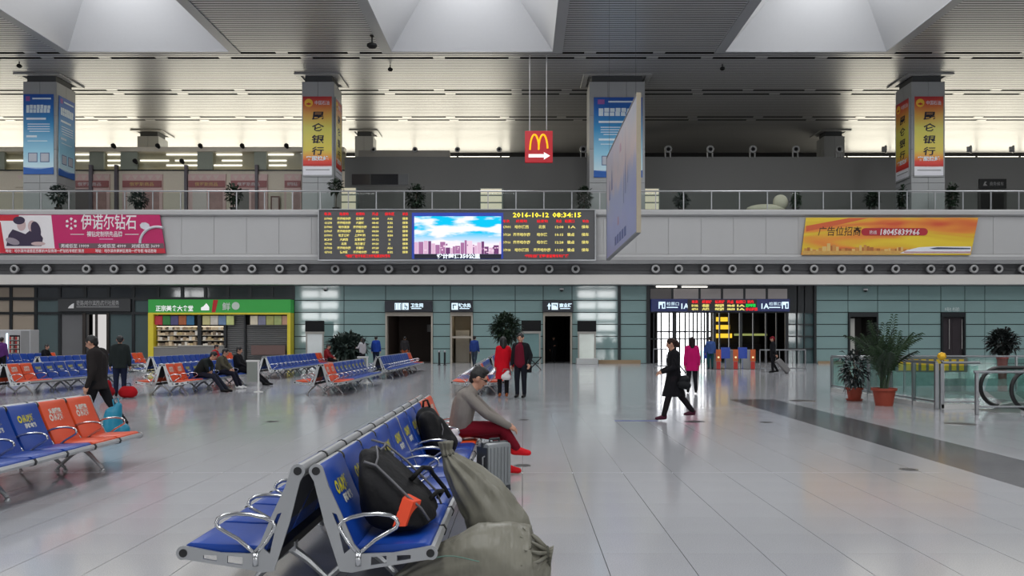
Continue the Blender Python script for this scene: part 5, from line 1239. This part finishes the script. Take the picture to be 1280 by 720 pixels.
# turquoise bag carried by the dark-suited man, red holdall, grey case, white handbag, shoulder bag
M_turq = pm('turquoise_plastic', (24,128,158), .4, bump=.4, bscale=8)
tq = thing('carrier_bag', 'bulging turquoise carrier bag on the floor beside the dark-suited man', 'bag', at(141, 548, 12.9).xy.to_3d())
blob('film', [(V(0,0,.16), V(.0,0,.38), .16, .13), (V(-.1,.05,.12), V(.12,.05,.12), .13, .13), (V(.05,0,.4), V(.09,0,.52), .1, .06)], M_turq, tq, .016)
part('handle', MB().tube([(.02,0,.52),(.0,0,.62),(.08,0,.64),(.11,0,.53)], .012, 6), M_turq, tq, smooth=True)
rb_ = thing('holdall', 'red fabric holdall on the floor behind the dark-suited man', 'bag', on_floor(160, 498))
blob('shell', [(V(-.1,0,.16), V(.1,0,.16), .15, .15), (V(-.1,0,.22), V(.1,0,.22), .11, .11)], cloth('red_fabric', (170,24,32)), rb_, .018)
part('handle', MB().tube([(-.07,0,.31),(-.06,0,.4),(.06,0,.4),(.07,0,.31)], .012, 6), C_black, rb_, smooth=True)
rb2 = thing('holdall', 'smaller red holdall beside the leg of the green-coated man', 'bag', on_floor(147, 499) + V(-.22,-.1,0))
blob('shell', [(V(-.02,-.05,.2), V(.02,.05,.2), .15, .15), (V(0,0,.16), V(0,0,.42), .14, .1)], cloth('dark_red_fabric', (140,24,34)), rb2, .018)
part('handle', MB().tube([(-.06,0,.5),(-.05,0,.58),(.05,0,.58),(.06,0,.5)], .012, 6), C_black, rb2, smooth=True)
wbg = thing('handbag', 'small white handbag held by the woman in the red coat', 'bag', on_floor(633, 496.5) + V(.0,-.4,.48))
blob('pouch', [(V(-.05,0,.09), V(.05,0,.09), .085, .085), (V(-.03,0,.12), V(.05,0,.22), .07, .05)], pm('white_leather', (208,206,206), .5), wbg, .014)
part('strap', MB().tube([(-.1,0,.22),(-.06,0,.3),(.06,0,.3),(.1,0,.22)], .012, 6), M_trim, wbg, smooth=True)
sbg = thing('shoulder_bag', 'dark grey shoulder bag on the striding woman', 'bag', Vector(wb.location) + V(.15,-.24,.62))
blob('pouch', [(V(-.04,0,.1), V(.06,0,.08), .085, .085), (V(-.02,0,.2), V(.04,0,.2), .075, .075)], pm('slate_leather', (20,22,25), .6, spec=.2), sbg, .014)
part('strap', MB().tube([(-.06,-.02,.32),(-.14,-.03,.5),(-.2,-.02,.6),(-.1,.04,.5),(.04,.02,.32)], .012, 6), C_black, sbg, smooth=True)
hbg = thing('handbag', 'small black handbag held by the man in the maroon sweater', 'bag', on_floor(660.5, 497.5) + V(.0,0,.68))
part('pouch', MB().box(-.09,.09,-.04,.04,0,.2), C_black, hbg, smooth=True, bevel=.03)
part('strap', MB().tube([(-.06,0,.19),(-.04,0,.28),(.04,0,.28),(.06,0,.19)], .01, 6), C_black, hbg, smooth=True)
gc = thing('trolley_case', 'grey soft trolley case tilted behind the person by the gate railings', 'suitcase', on_floor(979, 467), 0)
part('shell', MB().prism([(-.35,.55),(-.15,.68),(.3,.16),(.12,.02)], -.16, .16, 'y'), pm('case_grey_soft', (120,118,118), .7), gc, bevel=.03)
part('handle', MB().bar((-.28,0,.62),(-.42,0,.85),.012).bar((-.42,-.08,.85),(-.42,.08,.85),.014), M_hole, gc)
for y in (-.12,.12): part('wheel', MB().lathe([(.04,-.015),(.04,.015)], 10), M_hole, gc, loc=(.16,y,.04), rot=(PI/2,0,0))

# ------------------------------------------------------------------ plants
M_leafd = pm('leaf_dark', (36, 52, 36), .45, var=.4, scale=8); M_leafm = pm('leaf_mid', (46, 70, 40), .5, var=.35, scale=6); M_leafg = pm('leaf_grey', (46,60,54), .5, var=.3, scale=8)
M_terra = pm('terracotta', (142, 56, 36), .65, var=.08); M_soil = pm('soil', (48,38,30), .9); M_stem = pm('stem_brown', (84,66,48), .8); M_wpot = pm('dark_pot', (60,54,52), .5)
def leaf(m, base, d, L_, w_, droop, r_):
    d = d.normalized(); sd = d.cross(V(0,0,1)); sd = sd.normalized() if sd.length > .05 else V(1,0,0)
    p0 = base; p1 = base + d*L_*.5; p2 = base + d*L_ + V(0,0,-droop*L_)
    m.add([p0, p1 + sd*w_ + V(0,0,.02), p2, p1 - sd*w_ + V(0,0,.02), p1 - V(0,0,.01)], [(0,4,1),(4,2,1),(0,3,4),(4,3,2)])
def foliage(n_, cen, rad, L_, w_, seed, mat, parent, shell=.35, upb=.2):
    r_ = random.Random(seed); m = MB()
    for _ in range(n_):
        a = r_.uniform(0, 2*PI); z = r_.uniform(-1, 1); q = (1-z*z)**.5; k = r_.uniform(shell, 1)
        dv_ = V(q*math.cos(a), q*math.sin(a), z)
        leaf(m, V(*cen) + V(dv_.x*rad[0]*k, dv_.y*rad[1]*k, dv_.z*rad[2]*k), dv_ + V(r_.uniform(-.5,.5), r_.uniform(-.5,.5), r_.uniform(-.2,.5)+upb), L_*r_.uniform(.7,1.3), w_*r_.uniform(.8,1.2), r_.uniform(.1,.5), r_)
    o = part('foliage', m, mat, parent); o['kind'] = 'stuff'
    return o
def pot(t, r_, h_, mat, saucer=False):
    part('pot', MB().lathe([(r_*.72, .0), (r_*.95, h_*.86), (r_*1.08, h_*.86), (r_*1.08, h_), (r_*.95, h_), (r_*.9, h_*.9)], 24), mat, t, smooth=True)
    part('soil', MB().lathe([(r_*.9, h_*.86), (r_*.9, h_*.9)], 20), M_soil, t)
    if saucer: part('saucer', MB().lathe([(r_*.9, 0), (r_*1.05, .05), (r_*.98, .05)], 24), mat, t)
# palm by the escalator
pp_ = on_floor(1105, 507)
pal = thing('potted_palm', 'tall feathery palm in a terracotta pot by the steel railing', 'plant', pp_)
pot(pal, .27, .42, M_terra)
r_ = random.Random(4)
for k in range(26):
    a = k*2.4 + r_.uniform(-.3,.3); lean = r_.uniform(.12, 1.0); ln = r_.uniform(1.25, 1.85) * (1 if lean < .7 else .85); fr_ = MB(); spine = []
    if k < 2: a = (2.9, .25)[k]; lean = (.95, 1.1)[k]; ln = (1.6, 1.75)[k]
    for i in range(13):
        f_ = i/12; rr_ = lean*f_**1.6*.95; spine.append(V(math.cos(a)*rr_ + .08*math.cos(k*1.9), math.sin(a)*rr_ + .08*math.sin(k*1.9), .38 + ln*(f_ - .22*lean*f_**3)))
    fr_.tube(spine, [.014*(1-.8*i/12) for i in range(13)], 5)
    for i in range(4, 13):
        tdir = (spine[i]-spine[i-1]).normalized(); sdv = tdir.cross(V(0,0,1)); sdv = sdv.normalized() if sdv.length > .05 else V(1,0,0)
        for sg in (1, -1):
            for h_ in (0, .5):
                b_ = spine[i]*(1-h_*.9) + spine[i-1]*h_*.9
                leaf(fr_, b_, tdir*.7 + sdv*sg*.9, .34*(1-abs(i-7.5)/9), .013, .35, r_)
    part('frond', fr_, M_leafm if k % 3 else M_leafd, pal)
# rubber plant
rp = thing('potted_shrub', 'dark glossy-leaved shrub in a small terracotta pot beside the palm', 'plant', on_floor(1068, 501))
pot(rp, .2, .34, M_terra, True)
part('stem', MB().tube([(0,0,.3),(.02,0,.7),(-.02,.02,1.1)], [.03,.02,.012], 6).tube([(0,0,.5),(.15,0,.8)], [.015,.01], 6).tube([(0,0,.5),(-.15,.05,.85)], [.015,.01], 6), M_stem, rp)
foliage(230, (0,0,.85), (.34,.34,.5), .19, .045, 9, pm('leaf_glossy', (38,46,46), .25, var=.4, scale=8), rp, .25, .0)
# planting behind, along the wall
def tree(px, py, d, hgt, wid, label, seed, n_=420, L_=.28, mat=None, potr=.3, poth=.4, bare=.35, potm=None, w_=.05):
    p = V(wx(px, d), d, 0); t = thing('potted_tree', label, 'plant', p); pot(t, potr, poth, potm or M_wpot)
    part('stem', MB().tube([(0,0,poth*.8),(.05,0,hgt*.4),(-.03,.03,hgt*.75)], [.06,.045,.025], 7), M_stem, t)
    foliage(n_*2, (0,0,hgt*(1+bare)/2), (wid/2*.88, wid/2*.88, hgt*(1-bare)/2*.9), L_*1.1, w_*1.5, seed, mat or M_leafd, t)
    return t
tree(434, 455, 44.5, 1.85, 2.3, 'broad dark bushy plant by the person in pale grey', 21, 480, .34, M_leafg, .35, .45, .2, None, .07)
tree(632, 455, 44.0, 2.95, 1.7, 'tall round-headed potted tree behind the woman in red', 22, 480, .3, M_leafd, .32, .5, .45)
tt = tree(1253, 462, 31.5, 1.95, 1.15, 'dark round-headed tree in a red pot beyond the escalator', 23, 380, .2, pm('leaf_black', (24,30,28), .5, var=.3), .2, .9, .48, pm('red_planter', (150,70,66), .6), .045)
# plants along the gallery edge
gy = FY + 1.2; zg = FZ(262) - .02
def gplant(px, top, wpx, label, seed, mat, bare=.3, n_=130):
    hgt = wz(top, gy) - zg; t = thing('gallery_plant', label, 'plant', (wx(px, gy), gy, zg)); pot(t, .22, .34, M_wpot)
    part('stem', MB().tube([(0,0,.3),(.02,0,hgt*.7)], [.03,.02], 6), M_stem, t)
    foliage(n_*2, (0,0,hgt*(1+bare)/2), (wpx*gy/2000*.85, wpx*gy/2000*.85, hgt*(1-bare)/2*.9), .26, .08, seed, mat, t)
gplant(73, 232, 26, 'spiky grey-green plant at the foot of the blue poster column', 31, M_leafg)
gplant(173, 240, 26, 'round grey-green plant before the pink shop with yellow lettering', 32, M_leafg)
gplant(292, 230, 22, 'dark weeping plant before the curtained pink shop', 33, M_leafd)
gplant(420, 224, 20, 'thin dark tree beside the bank poster column and showcase', 34, M_leafd, .55, 90)
gplant(520, 229, 26, 'dense dark bush below the window strip', 35, M_leafd, .1, 190)
gplant(730, 231, 20, 'dense dark bush beside the thick column', 36, M_leafd, .05, 190)
gplant(852, 241, 18, 'grey-green bush next to a dark post right of the hanging board', 37, M_leafg)
gplant(995, 241, 9, 'small green plant in a red pot beside the draped bundle', 38, M_leafm)
gplant(1090, 240, 18, 'dark bush behind the balustrade above the orange billboard', 39, M_leafd)
gplant(1190, 228, 14, 'tall dark plant between bank poster column and gallery door', 40, M_leafd, .1, 150)
gplant(1128, 230, 10, 'narrow dark plant in the shade of the bank poster column', 41, M_leafd, .1, 100)

# ------------------------------------------------------------------ steel railing and escalator
M_eglass = glass('railing_glass', (222, 238, 234), .04)
M_rub = pm('handrail_rubber', (18,18,19), .4)
ra = thing('glass_railing', 'steel and glass railing around the escalator opening', 'railing', (9.42, 16.75, 0))
def post(x, y, h_=1.03): part('post', MB().box(x-.045, x+.045, y-.03, y+.03, 0, h_), M_steel, ra, bevel=.008)
for y in (1.45, 2.5, 3.7, 5.0, 6.5, 7.6): post(0, y)
post(.12, 1.45)
part('handrail', MB().bar((0,1.45,1.05),(0,7.6,1.05),.035,10), M_steel, ra, smooth=True); part('lower_rail', MB().bar((0,1.45,.16),(0,7.6,.16),.02,8), M_steel, ra)
for a, b in ((1.5,2.45),(2.55,3.65),(3.75,4.95),(5.05,6.45),(6.55,7.55)): part('glass_pane', MB().box(-.008,.008,a+.03,b-.03,.22,.98), M_eglass, ra)
part('handrail', MB().bar((.12,1.45,1.05),(.98,1.45,1.05),.03,10), M_steel, ra, smooth=True); part('lower_rail', MB().bar((.12,1.45,.16),(.98,1.45,.16),.022,8), M_steel, ra)
part('glass_pane', MB().box(.2,.95,1.442,1.458,.24,.98), M_eglass, ra)
part('curb', MB().box(-.04,.06,1.5,7.6,0,.1).box(.1,.98,1.42,1.5,0,.1), pm('curb_white', (196,196,194), .5), ra)
for x in (.12, 3.2, 5.6, 8.0, 10.4): part('post', MB().box(x-.03, x+.03, .02, .08, 0, .89), M_steel, ra, bevel=.006)
part('handrail', MB().bar((.06,.05,.9),(10.6,.05,.9),.03,10), M_steel, ra, smooth=True); part('lower_rail', MB().bar((.12,.05,.17),(10.5,.05,.17),.02,8), M_steel, ra)
for a, b in ((1.62,3.15),(3.25,5.55),(5.65,7.95)): part('glass_pane', MB().box(a,b,.042,.058,.24,.84), M_eglass, ra)
for i, x in enumerate((2.2, 5.6, 9.0, 12.4)): part('post', MB().box(x-.03, x+.03, 7.55, 7.61, 0, 1.03), M_steel, ra, bevel=.006)
part('handrail', MB().bar((0,7.6,1.05),(14.2,7.6,1.05),.03,10), M_steel, ra, smooth=True)
for a, b in ((.08,2.15),(2.25,5.55),(5.65,8.95),(9.05,12.35)): part('glass_pane', MB().box(a,b,7.59,7.61,.15,.98), M_eglass, ra)
ys2 = thing('floor_sign', 'yellow striped notice fixed to the far railing', 'sign', (9.42+2.0, 24.30, .62))
for k in range(9): part('stripe', MB().box(k*.23, k*.23+.14, -.02, -.005, .0, .34), pm('sign_yellow', (206,176,30), .5), ys2)
part('board', MB().box(-.05, 2.1, -.005, .02, -.05, .39), pm('sign_grey', (96,100,96), .5), ys2)
yc = thing('warning_cone', 'small golden lamp ornament on the railing corner', 'ornament', (9.42+.12, 18.2, 1.035))
part('base', MB().lathe([(.05,.046),(.05,.06),(.02,.07)], 12), M_steel, yc); part('globe', MB().lathe([(.03,.07),(.09,.12),(.1,.17),(.07,.23),(.02,.25)], 14), pm('gold_globe', (206,160,40), .25, metal=.6, emit=(220,180,60), estr=.15), yc, smooth='all')
es = thing('escalator', 'escalator with black looped handrails going down beside the railing', 'escalator', (10.45, 17.1, 0))
def balus(y):
    n_ = 14; pts = [(2.9, .93)] + [(.42 - .42*math.sin(a), .50 + .43*math.cos(a)) for a in [PI*i/n_ for i in range(n_+1)]] + [(1.1, .02), (3.2, -.4), (6, -2.0)]
    top_ = [(8.0, -1.9), (5.0, -.1), (3.9, .55)] + pts[:n_+2] + [(.9, .07)]
    part('handrail', MB().tube([(x, y, z) for x, z in top_], .045, 8), M_rub, es, smooth=True)
    part('balustrade_glass', MB().prism([(.1,.42),(.2,.75),(.42,.88),(2.9,.88),(3.9,.5),(5.0,-.15),(8.0,-1.95),(8,-2.8),(5,-1.0),(3.2,-.1),(.5,.12)], y-.008, y+.008, 'y'), M_eglass, es)
    part('skirt_panel', MB().prism([(.35,.0),(.4,.10),(.7,.16),(3.2,.1),(5,-.9),(8,-2.7),(8,-3.2),(5,-1.4),(3,-.25),(.9,-.1)], y-.09, y+.09, 'y'), pm('skirt_steel', (150,150,150), .35, metal=.7), es, bevel=.01)
balus(.0); balus(1.15)
for k in range(16):
    x = 1.9 + k*.4; z = -.02 if x < 3 else -.02 - (x-3)*.6
    part('step', MB().box(x, x+.39, .1, 1.05, z-.22, z), pm('step_metal', (70,70,72), .4, metal=.5), es)
part('comb_plate', MB().box(-.25, 1.9, .1, 1.05, -.06, .006), pm('comb_steel', (140,140,140), .3, metal=.8), es)
part('newel_base', MB().prism([(.25,0),(.3,.14),(.42,.2),(.62,.2),(.72,.05),(.72,0)], -.11, .11, 'y'), pm('newel_white', (206,206,206), .4), es, bevel=.015)

# ------------------------------------------------------------------ kiosk with green fascia and yellow frame
kx0, kx1 = WX(193), WX(368); KL = kx1-kx0; ky = DW - .7
kk = thing('food_kiosk', 'snack kiosk with green fascia, yellow frame and roller shutters', 'kiosk', (kx0, ky, 0))
M_green = pm('kiosk_green', (46, 146, 60), .45, var=.04, emit=(46,160,60), estr=.12); M_yel = pm('kiosk_yellow', (214, 196, 52), .5)
kz = lambda py: wz(py, ky)
kxp = lambda px: (px-193)/175.0*KL
part('fascia', MB().box(0, KL, -.12, .62, kz(391), kz(374.5)), M_green, kk)
part('side_frame', MB().box(kxp(193), kxp(199.5), -.15, .6, 0, kz(391)), M_yel, kk); part('side_frame', MB().box(kxp(364), KL, -.15, .6, 0, kz(391)), M_yel, kk)
part('top_frame', MB().box(kxp(199.5), kxp(364), -.15, .1, kz(393.2), kz(391)), M_yel, kk)
part('back_wall', MB().box(0.02, KL-.02, .5, .6, 0, kz(391)), M_roomdk, kk)
text('正宗美食大食堂', .38, M_wht2, kk, (kxp(202), -.13, kz(388.5)), width=kxp(248)-kxp(202), bold=.008)
part('logo', poly([(kxp(258),kz(388)),(kxp(268),kz(388)),(kxp(268),kz(384)),(kxp(264.5),kz(379)),(kxp(261),kz(383)),(kxp(258),kz(384.5))], -.13), M_wht2, kk)
part('banner', poly([(kxp(271),kz(390.5)),(kxp(275.5),kz(390.5)),(kxp(279),kz(375)),(kxp(273),kz(375))], -.13), pm('kiosk_red', (178,24,30), .5), kk)
text('鲜', .5, pm('kiosk_pale', (190,200,190), .5), kk, (kxp(284), -.13, kz(387)), bold=.01)
part('logo', MB().lathe([(.24,0),(.24,.01)], 18), pm('kiosk_pale', (190,200,190), .5), kk, loc=(kxp(300.5), -.12, kz(382.5)), rot=(PI/2,0,0))
mc = [(170,44,58),(46,110,54),(74,70,110),(150,84,50),(44,96,130),None,(176,170,120),(186,180,170),(96,120,150),(176,184,120),None,None,(190,180,160),(110,110,130),(150,150,90),(140,150,96),(168,130,110)]
for i, c in enumerate(mc):
    if c: part('menu_board', MB().box(kxp(200+i*9.8), kxp(209+i*9.8), .0, .06, kz(406), kz(394.8)), pm('menu_%d' % i, c, .5, var=.35, scale=3, emit=c, estr=.15), kk)
# display case left, shutters right
M_goods = [pm('goods_%d' % i, c, .5, var=.4, scale=9, emit=c, estr=.12) for i, c in enumerate([(200,180,150),(150,130,104),(170,150,110),(110,96,80),(206,200,190)])]
for a, b in ((201, 252), (257, 285)):
    for r in range(4):
        z0_ = kz(432 - r*6.6); 
        part('shelf', MB().box(kxp(a), kxp(b), .1, .45, z0_-.03, z0_), pm('shelf_cream', (186,178,160), .5), kk)
        x = kxp(a)+.05; rr = random.Random(r*7+a)
        while x < kxp(b)-.15:
            w_ = rr.uniform(.1,.22); part('goods', MB().box(x, x+w_*.9, .15, .35, z0_, z0_+rr.uniform(.1,.26)), M_goods[rr.randrange(5)], kk); x += w_
part('case_lamp', MB().box(kxp(201), kxp(285), .12, .2, kz(408.5), kz(407.8)), em('case_lamp', (255,240,215), 1.6), kk)
part('counter', MB().box(kxp(199.5), kxp(230), -.1, .45, 0, kz(434.5)).box(kxp(230), kxp(286), -.14, .45, 0, kz(432.5)), pm('counter_grey', (120,118,116), .4), kk)
part('counter_top', MB().box(kxp(199.5), kxp(229), -.14, .45, kz(434.5), kz(433.6)).box(kxp(229.6), kxp(286), -.18, .45, kz(432.5), kz(431.6)), pm('counter_top', (186,182,172), .4), kk)
part('pillar', MB().box(kxp(252.5), kxp(257), .0, .1, kz(433), kz(393)), M_mull, kk)
M_shut = pm('shutter_steel', (104,104,104), .45, metal=.5)
sl_me = {}
for a, b in ((287, 309), (311, 363.5)):
    z = .05; top_ = kz(395 if a < 300 else 406)
    while z < top_:
        part('shutter_slat', MB().prism([(.30,z),(.27,z+.03),(.27,z+.09),(.30,z+.118),(.32,z+.118),(.32,z)], kxp(a), kxp(b), 'x'), M_shut, kk); z += .125
part('pillar', MB().box(kxp(309), kxp(311), .1, .34, 0, kz(393)), M_mull, kk)
part('pillar', MB().box(kxp(284), kxp(287), .1, .34, 0, kz(393)), M_mull, kk)
part('low_board', MB().box(kxp(318), kxp(360), .1, .16, .55, 1.15), pm('low_board', (104,80,76), .5), kk)

# ------------------------------------------------------------------ vending machine and stands along the wall
vm = thing('vending_machine', 'white drinks vending machine with a glowing tube beside the warm panes', 'vending machine', (wx(18, 43), 43, 0))
part('cabinet', MB().box(-.95, .85, 0, .8, 0, 2.05), pm('vend_white', (170,170,172), .4), vm, bevel=.03)
part('display', MB().box(-.25, .3, -.02, 0, .5, 1.75), pm('vend_dark', (36,32,34), .2), vm)
for r in range(5):
    for k in range(5): part('can', MB().lathe([(.04,0),(.045,.02),(.045,.14),(.035,.16)], 10), pm('can_%d' % (k % 3), [(170,50,50),(190,180,170),(90,60,60)][k % 3], .4), vm, loc=(-.18+k*.105, -.06, .58+r*.23))
    part('rack', MB().box(-.25, .3, -.12, -.02, .55+r*.23, .58+r*.23), M_gryprint, vm)
part('tube_lamp', MB().box(-.42, -.35, -.04, 0, .5, 1.85), em('vend_tube', (225,245,255), 2.0), vm)
part('side_panel', MB().box(.36, .8, -.02, 0, .2, 1.98), pm('vend_grey', (130,130,130), .4), vm)
def tvstand(px, label, h0, h1, w_, bright, d=48.8):
    t = thing('screen_stand', label, 'screen stand', (wx(px, d), d, 0))
    part('screen', MB().box(-w_/2, w_/2, -.06, .06, wz(h1, d), wz(h0, d)), pm('tv_black', (22,22,24), .6, spec=.2), t, bevel=.01)
    part('panel', MB().box(-w_/2+.12, w_/2-.12, .0, .06, .35, wz(h1, d)-.12), pm('panel_'+bright, dict(pale=(190,196,196), teal=(110,140,140), lit=(206,214,206))[bright], .15, var=.25, scale=.9), t)
    part('frame', MB().box(-w_/2+.03, -w_/2+.12, -.03, .08, 0, wz(h1, d)).box(w_/2-.12, w_/2-.03, -.03, .08, 0, wz(h1, d)).box(-w_/2, w_/2, -.05, .08, wz(h1, d)-.14, wz(h1, d)-.0), pm('stand_frame', (150,148,142), .4), t)
    return t
tvstand(393.5, 'black screen above a pale panel stand by the green kiosk', 401, 414.5, 1.15, 'pale')
tvstand(664, 'black screen above a white frame stand beside the arrow sign passage', 400.5, 414, 1.2, 'teal')
t = tvstand(733.5, 'grey screen above a lit glass display on a white plinth', 401, 414.5, 1.15, 'lit')
part('plinth', MB().box(-.65, .65, -.35, .35, 0, .36), pm('plinth_white', (176,178,178), .4), t, bevel=.02)
fs = thing('folding_stool', 'small black folding stool with crossed legs by the passage', 'stool', (wx(669, 40), 40, 0))
for y in (-.15,.15): part('leg', MB().bar((-.3,y,0),(.3,y,.62),.022), M_hole, fs); part('leg', MB().bar((.3,y+.02,0),(-.3,y+.02,.62),.022), M_hole, fs)
part('seat', MB().box(-.33,.33,-.18,.2,.61,.65), C_black, fs)
for px, py, lb in ((323, 490, 'slim white barrier post with a grey panel beside the stretched-out man'), (459, 478.8, 'slim white barrier post by the empty bench facing the toilets')):
    p = on_floor(px, py); t = thing('barrier_post', lb, 'barrier post', p)
    part('post', MB().lathe([(.14,0),(.14,.015),(.03,.03),(.03,.93),(.035,.95)], 14), pm('post_white', (216,216,214), .4), t, smooth=True)
    part('panel', MB().box(-.34,-.04,-.012,.012,.3,.9), pm('post_panel', (128,134,128), .5), t); part('top_bar', MB().box(-.36,.04,-.02,.02,.9,.95), pm('post_white', (216,216,214), .4), t)
for px in (549, 556):
    p = on_floor(px, 456.5); t = thing('bollard', 'short dark bollard beside the toilet portal', 'bollard', p, 0, 'pair of bollards by the toilet portal')
    part('shaft', MB().lathe([(.1,0),(.1,.02),(.06,.04),(.06,.75)], 12), M_mull, t, smooth=True); part('knob', MB().lathe([(.06,.75),(.085,.8),(.06,.86)], 12), M_steel, t, smooth=True)

# ------------------------------------------------------------------ ticket gates and barriers
M_gorange = pm('gate_orange', (206,96,42), .45); M_gred = pm('gate_red', (190,50,40), .45); M_gblue = pm('gate_blue', (44,66,140), .4, emit=(40,70,170), estr=.25); M_gsteel = pm('gate_steel', (150,150,150), .35, metal=.6)
gy_ = 40.6
for k, px in enumerate((871, 898, 919.5, 941)):
    t = thing('ticket_gate', ['steel ticket gate cabinet by the bright doors', 'orange-fronted ticket gate cabinet next to the queuing person', 'orange-fronted ticket gate cabinet between two others', 'orange-fronted ticket gate cabinet next to the railings'][k], 'ticket gate', (wx(px, gy_), gy_, 0))
    part('cabinet', MB().box(-.14, .14, 0, 1.7, 0, 1.0), M_gsteel, t, bevel=.02)
    part('front_panel', MB().box(-.13, .13, -.02, 0, .42, 1.02), M_gorange if k else M_gsteel, t); part('front_panel', MB().box(-.1, .1, -.022, -.001, .02, .40), M_gred if k else M_gsteel, t)
    part('reader', MB().lathe([(.05,0),(.05,.02)], 12), em('reader_glow', (255,240,180), 1.0), t, loc=(0,-.02,.62), rot=(PI/2,0,0))
    part('flap', MB().box(.14, .5, .7, .74, .3, .95), M_eglass, t)
    if k: part('screen', MB().box(-.66, -.2, .3, .36, .55, 1.12).box(-.44,-.42,.33,.36,0,.55), M_gblue, t)
def barrier(px0, px1, py0, label):
    a, b = on_floor(px0, py0), on_floor(px1, py0); t = thing('steel_barrier', label, 'barrier', a); Lx = b.x-a.x
    for z in (1.02, .12): part('rail', MB().bar((0,0,z),(Lx,0,z),.03,8), M_steel, t, smooth=True)
    n_ = max(3, int(Lx/.28))
    for k in range(n_+1): part('bar', MB().bar((Lx*k/n_,0,0 if k in (0,n_) else .12),(Lx*k/n_,0,1.02),.016 if 0 < k < n_ else .03,6), M_steel, t)
barrier(950, 1007, 463.5, 'long steel barrier right of the ticket gates')
barrier(817, 833, 460.5, 'short steel barrier before the bright gate doors')

# ------------------------------------------------------------------ floor fittings, dome cameras
M_disc = pm('floor_brass', (96,96,98), .3, metal=.7)
for px, py, r_, lb in ((653, 582, .11, 'round steel floor socket by the grey suitcase'), (655, 525, .12, 'round steel floor socket behind the seated man'), (1136, 587, .11, 'round steel floor socket beside the dark floor band'),
                      (340, 527, .13, 'dark round floor socket on the open floor between benches'), (1003, 501, .33, 'wide dark floor plate before the small potted shrub'), (1200, 530, .28, 'wide floor plate in front of the escalator'), (868, 527, .2, 'floor plate behind the striding woman'), (958, 528, .12, 'small floor socket at the edge of the dark floor band')):
    p = on_floor(px, py); t = thing('floor_socket', lb, 'floor socket', p)
    part('rim', MB().lathe([(r_,0),(r_*.97,.004),(r_*.8,.005)], 24), M_disc, t, smooth=True); part('lid', MB().lathe([(r_*.75,.004),(r_*.7,.008)], 20), pm('socket_lid', (60,60,62), .4, metal=.5), t)
bl = thing('floor_strip', 'thin blue strip on the floor in front of the striding woman', 'floor strip', on_floor(797, 526)); part('film', MB().box(-.45,.4,-.05,.05,0,.003), pm('blue_strip', (60,74,150), .4), bl)  # thin flat box in plain blue lying on the floor
for px, py, d in ((406.5, 362, 49.6), (702, 362.5, 49.6), (1082, 363, 49.6)):
    t = thing('dome_camera', ['dome camera on the teal wall above the kiosk screen', 'dome camera on the teal wall above the arrow sign', 'dome camera on the teal wall above the palm'][(406.5,702,1082).index(px)], 'camera', at(px, py, DW-.16))
    part('bracket', MB().box(-.03,.03,-.02,.118,.05,.12), M_wht, t); part('housing', MB().lathe([(.02,.12),(.13,.1),(.14,.02),(.12,0)], 14), M_wht, t, smooth=True); part('dome', MB().sphere((0,0,.0), (.11,.11,.1), 12, 8), M_hole, t, smooth='all')
for px, py, lb in ((486.5, 78.5, 'small dark sensor hanging at the ceiling slot beside the middle skylight'), (905, 77.5, 'small dark sensor hanging at the ceiling slot beside the third skylight'), (19, 74, 'small dark sensor hanging at the ceiling slot near the blue poster column')):
    d = 17.08*1000/(VY-py) ; t = thing('ceiling_sensor', lb, 'sensor', (wx(px, d), d+.4, H))
    part('stem', MB().bar((0,0,0),(0,0,-.2),.03), M_hole, t); part('head', MB().sphere((0,0,-.28), (.16,.16,.12), 12, 8), M_hole, t, smooth='all')
cp = thing('ceiling_camera', 'dark dome camera under the ceiling beside the middle skylight', 'camera', (wx(465, 45.2), 45.2, H))
part('plate', MB().lathe([(.12,-.06),(.12,0)], 12), M_hole, cp); part('stem', MB().bar((0,0,-.05),(0,0,-.5),.04), M_hole, cp); part('dome', MB().sphere((0,0,-.58), (.3,.3,.16), 14, 8), M_hole, cp, smooth='all')
bpy.data.scenes.remove(TMP)
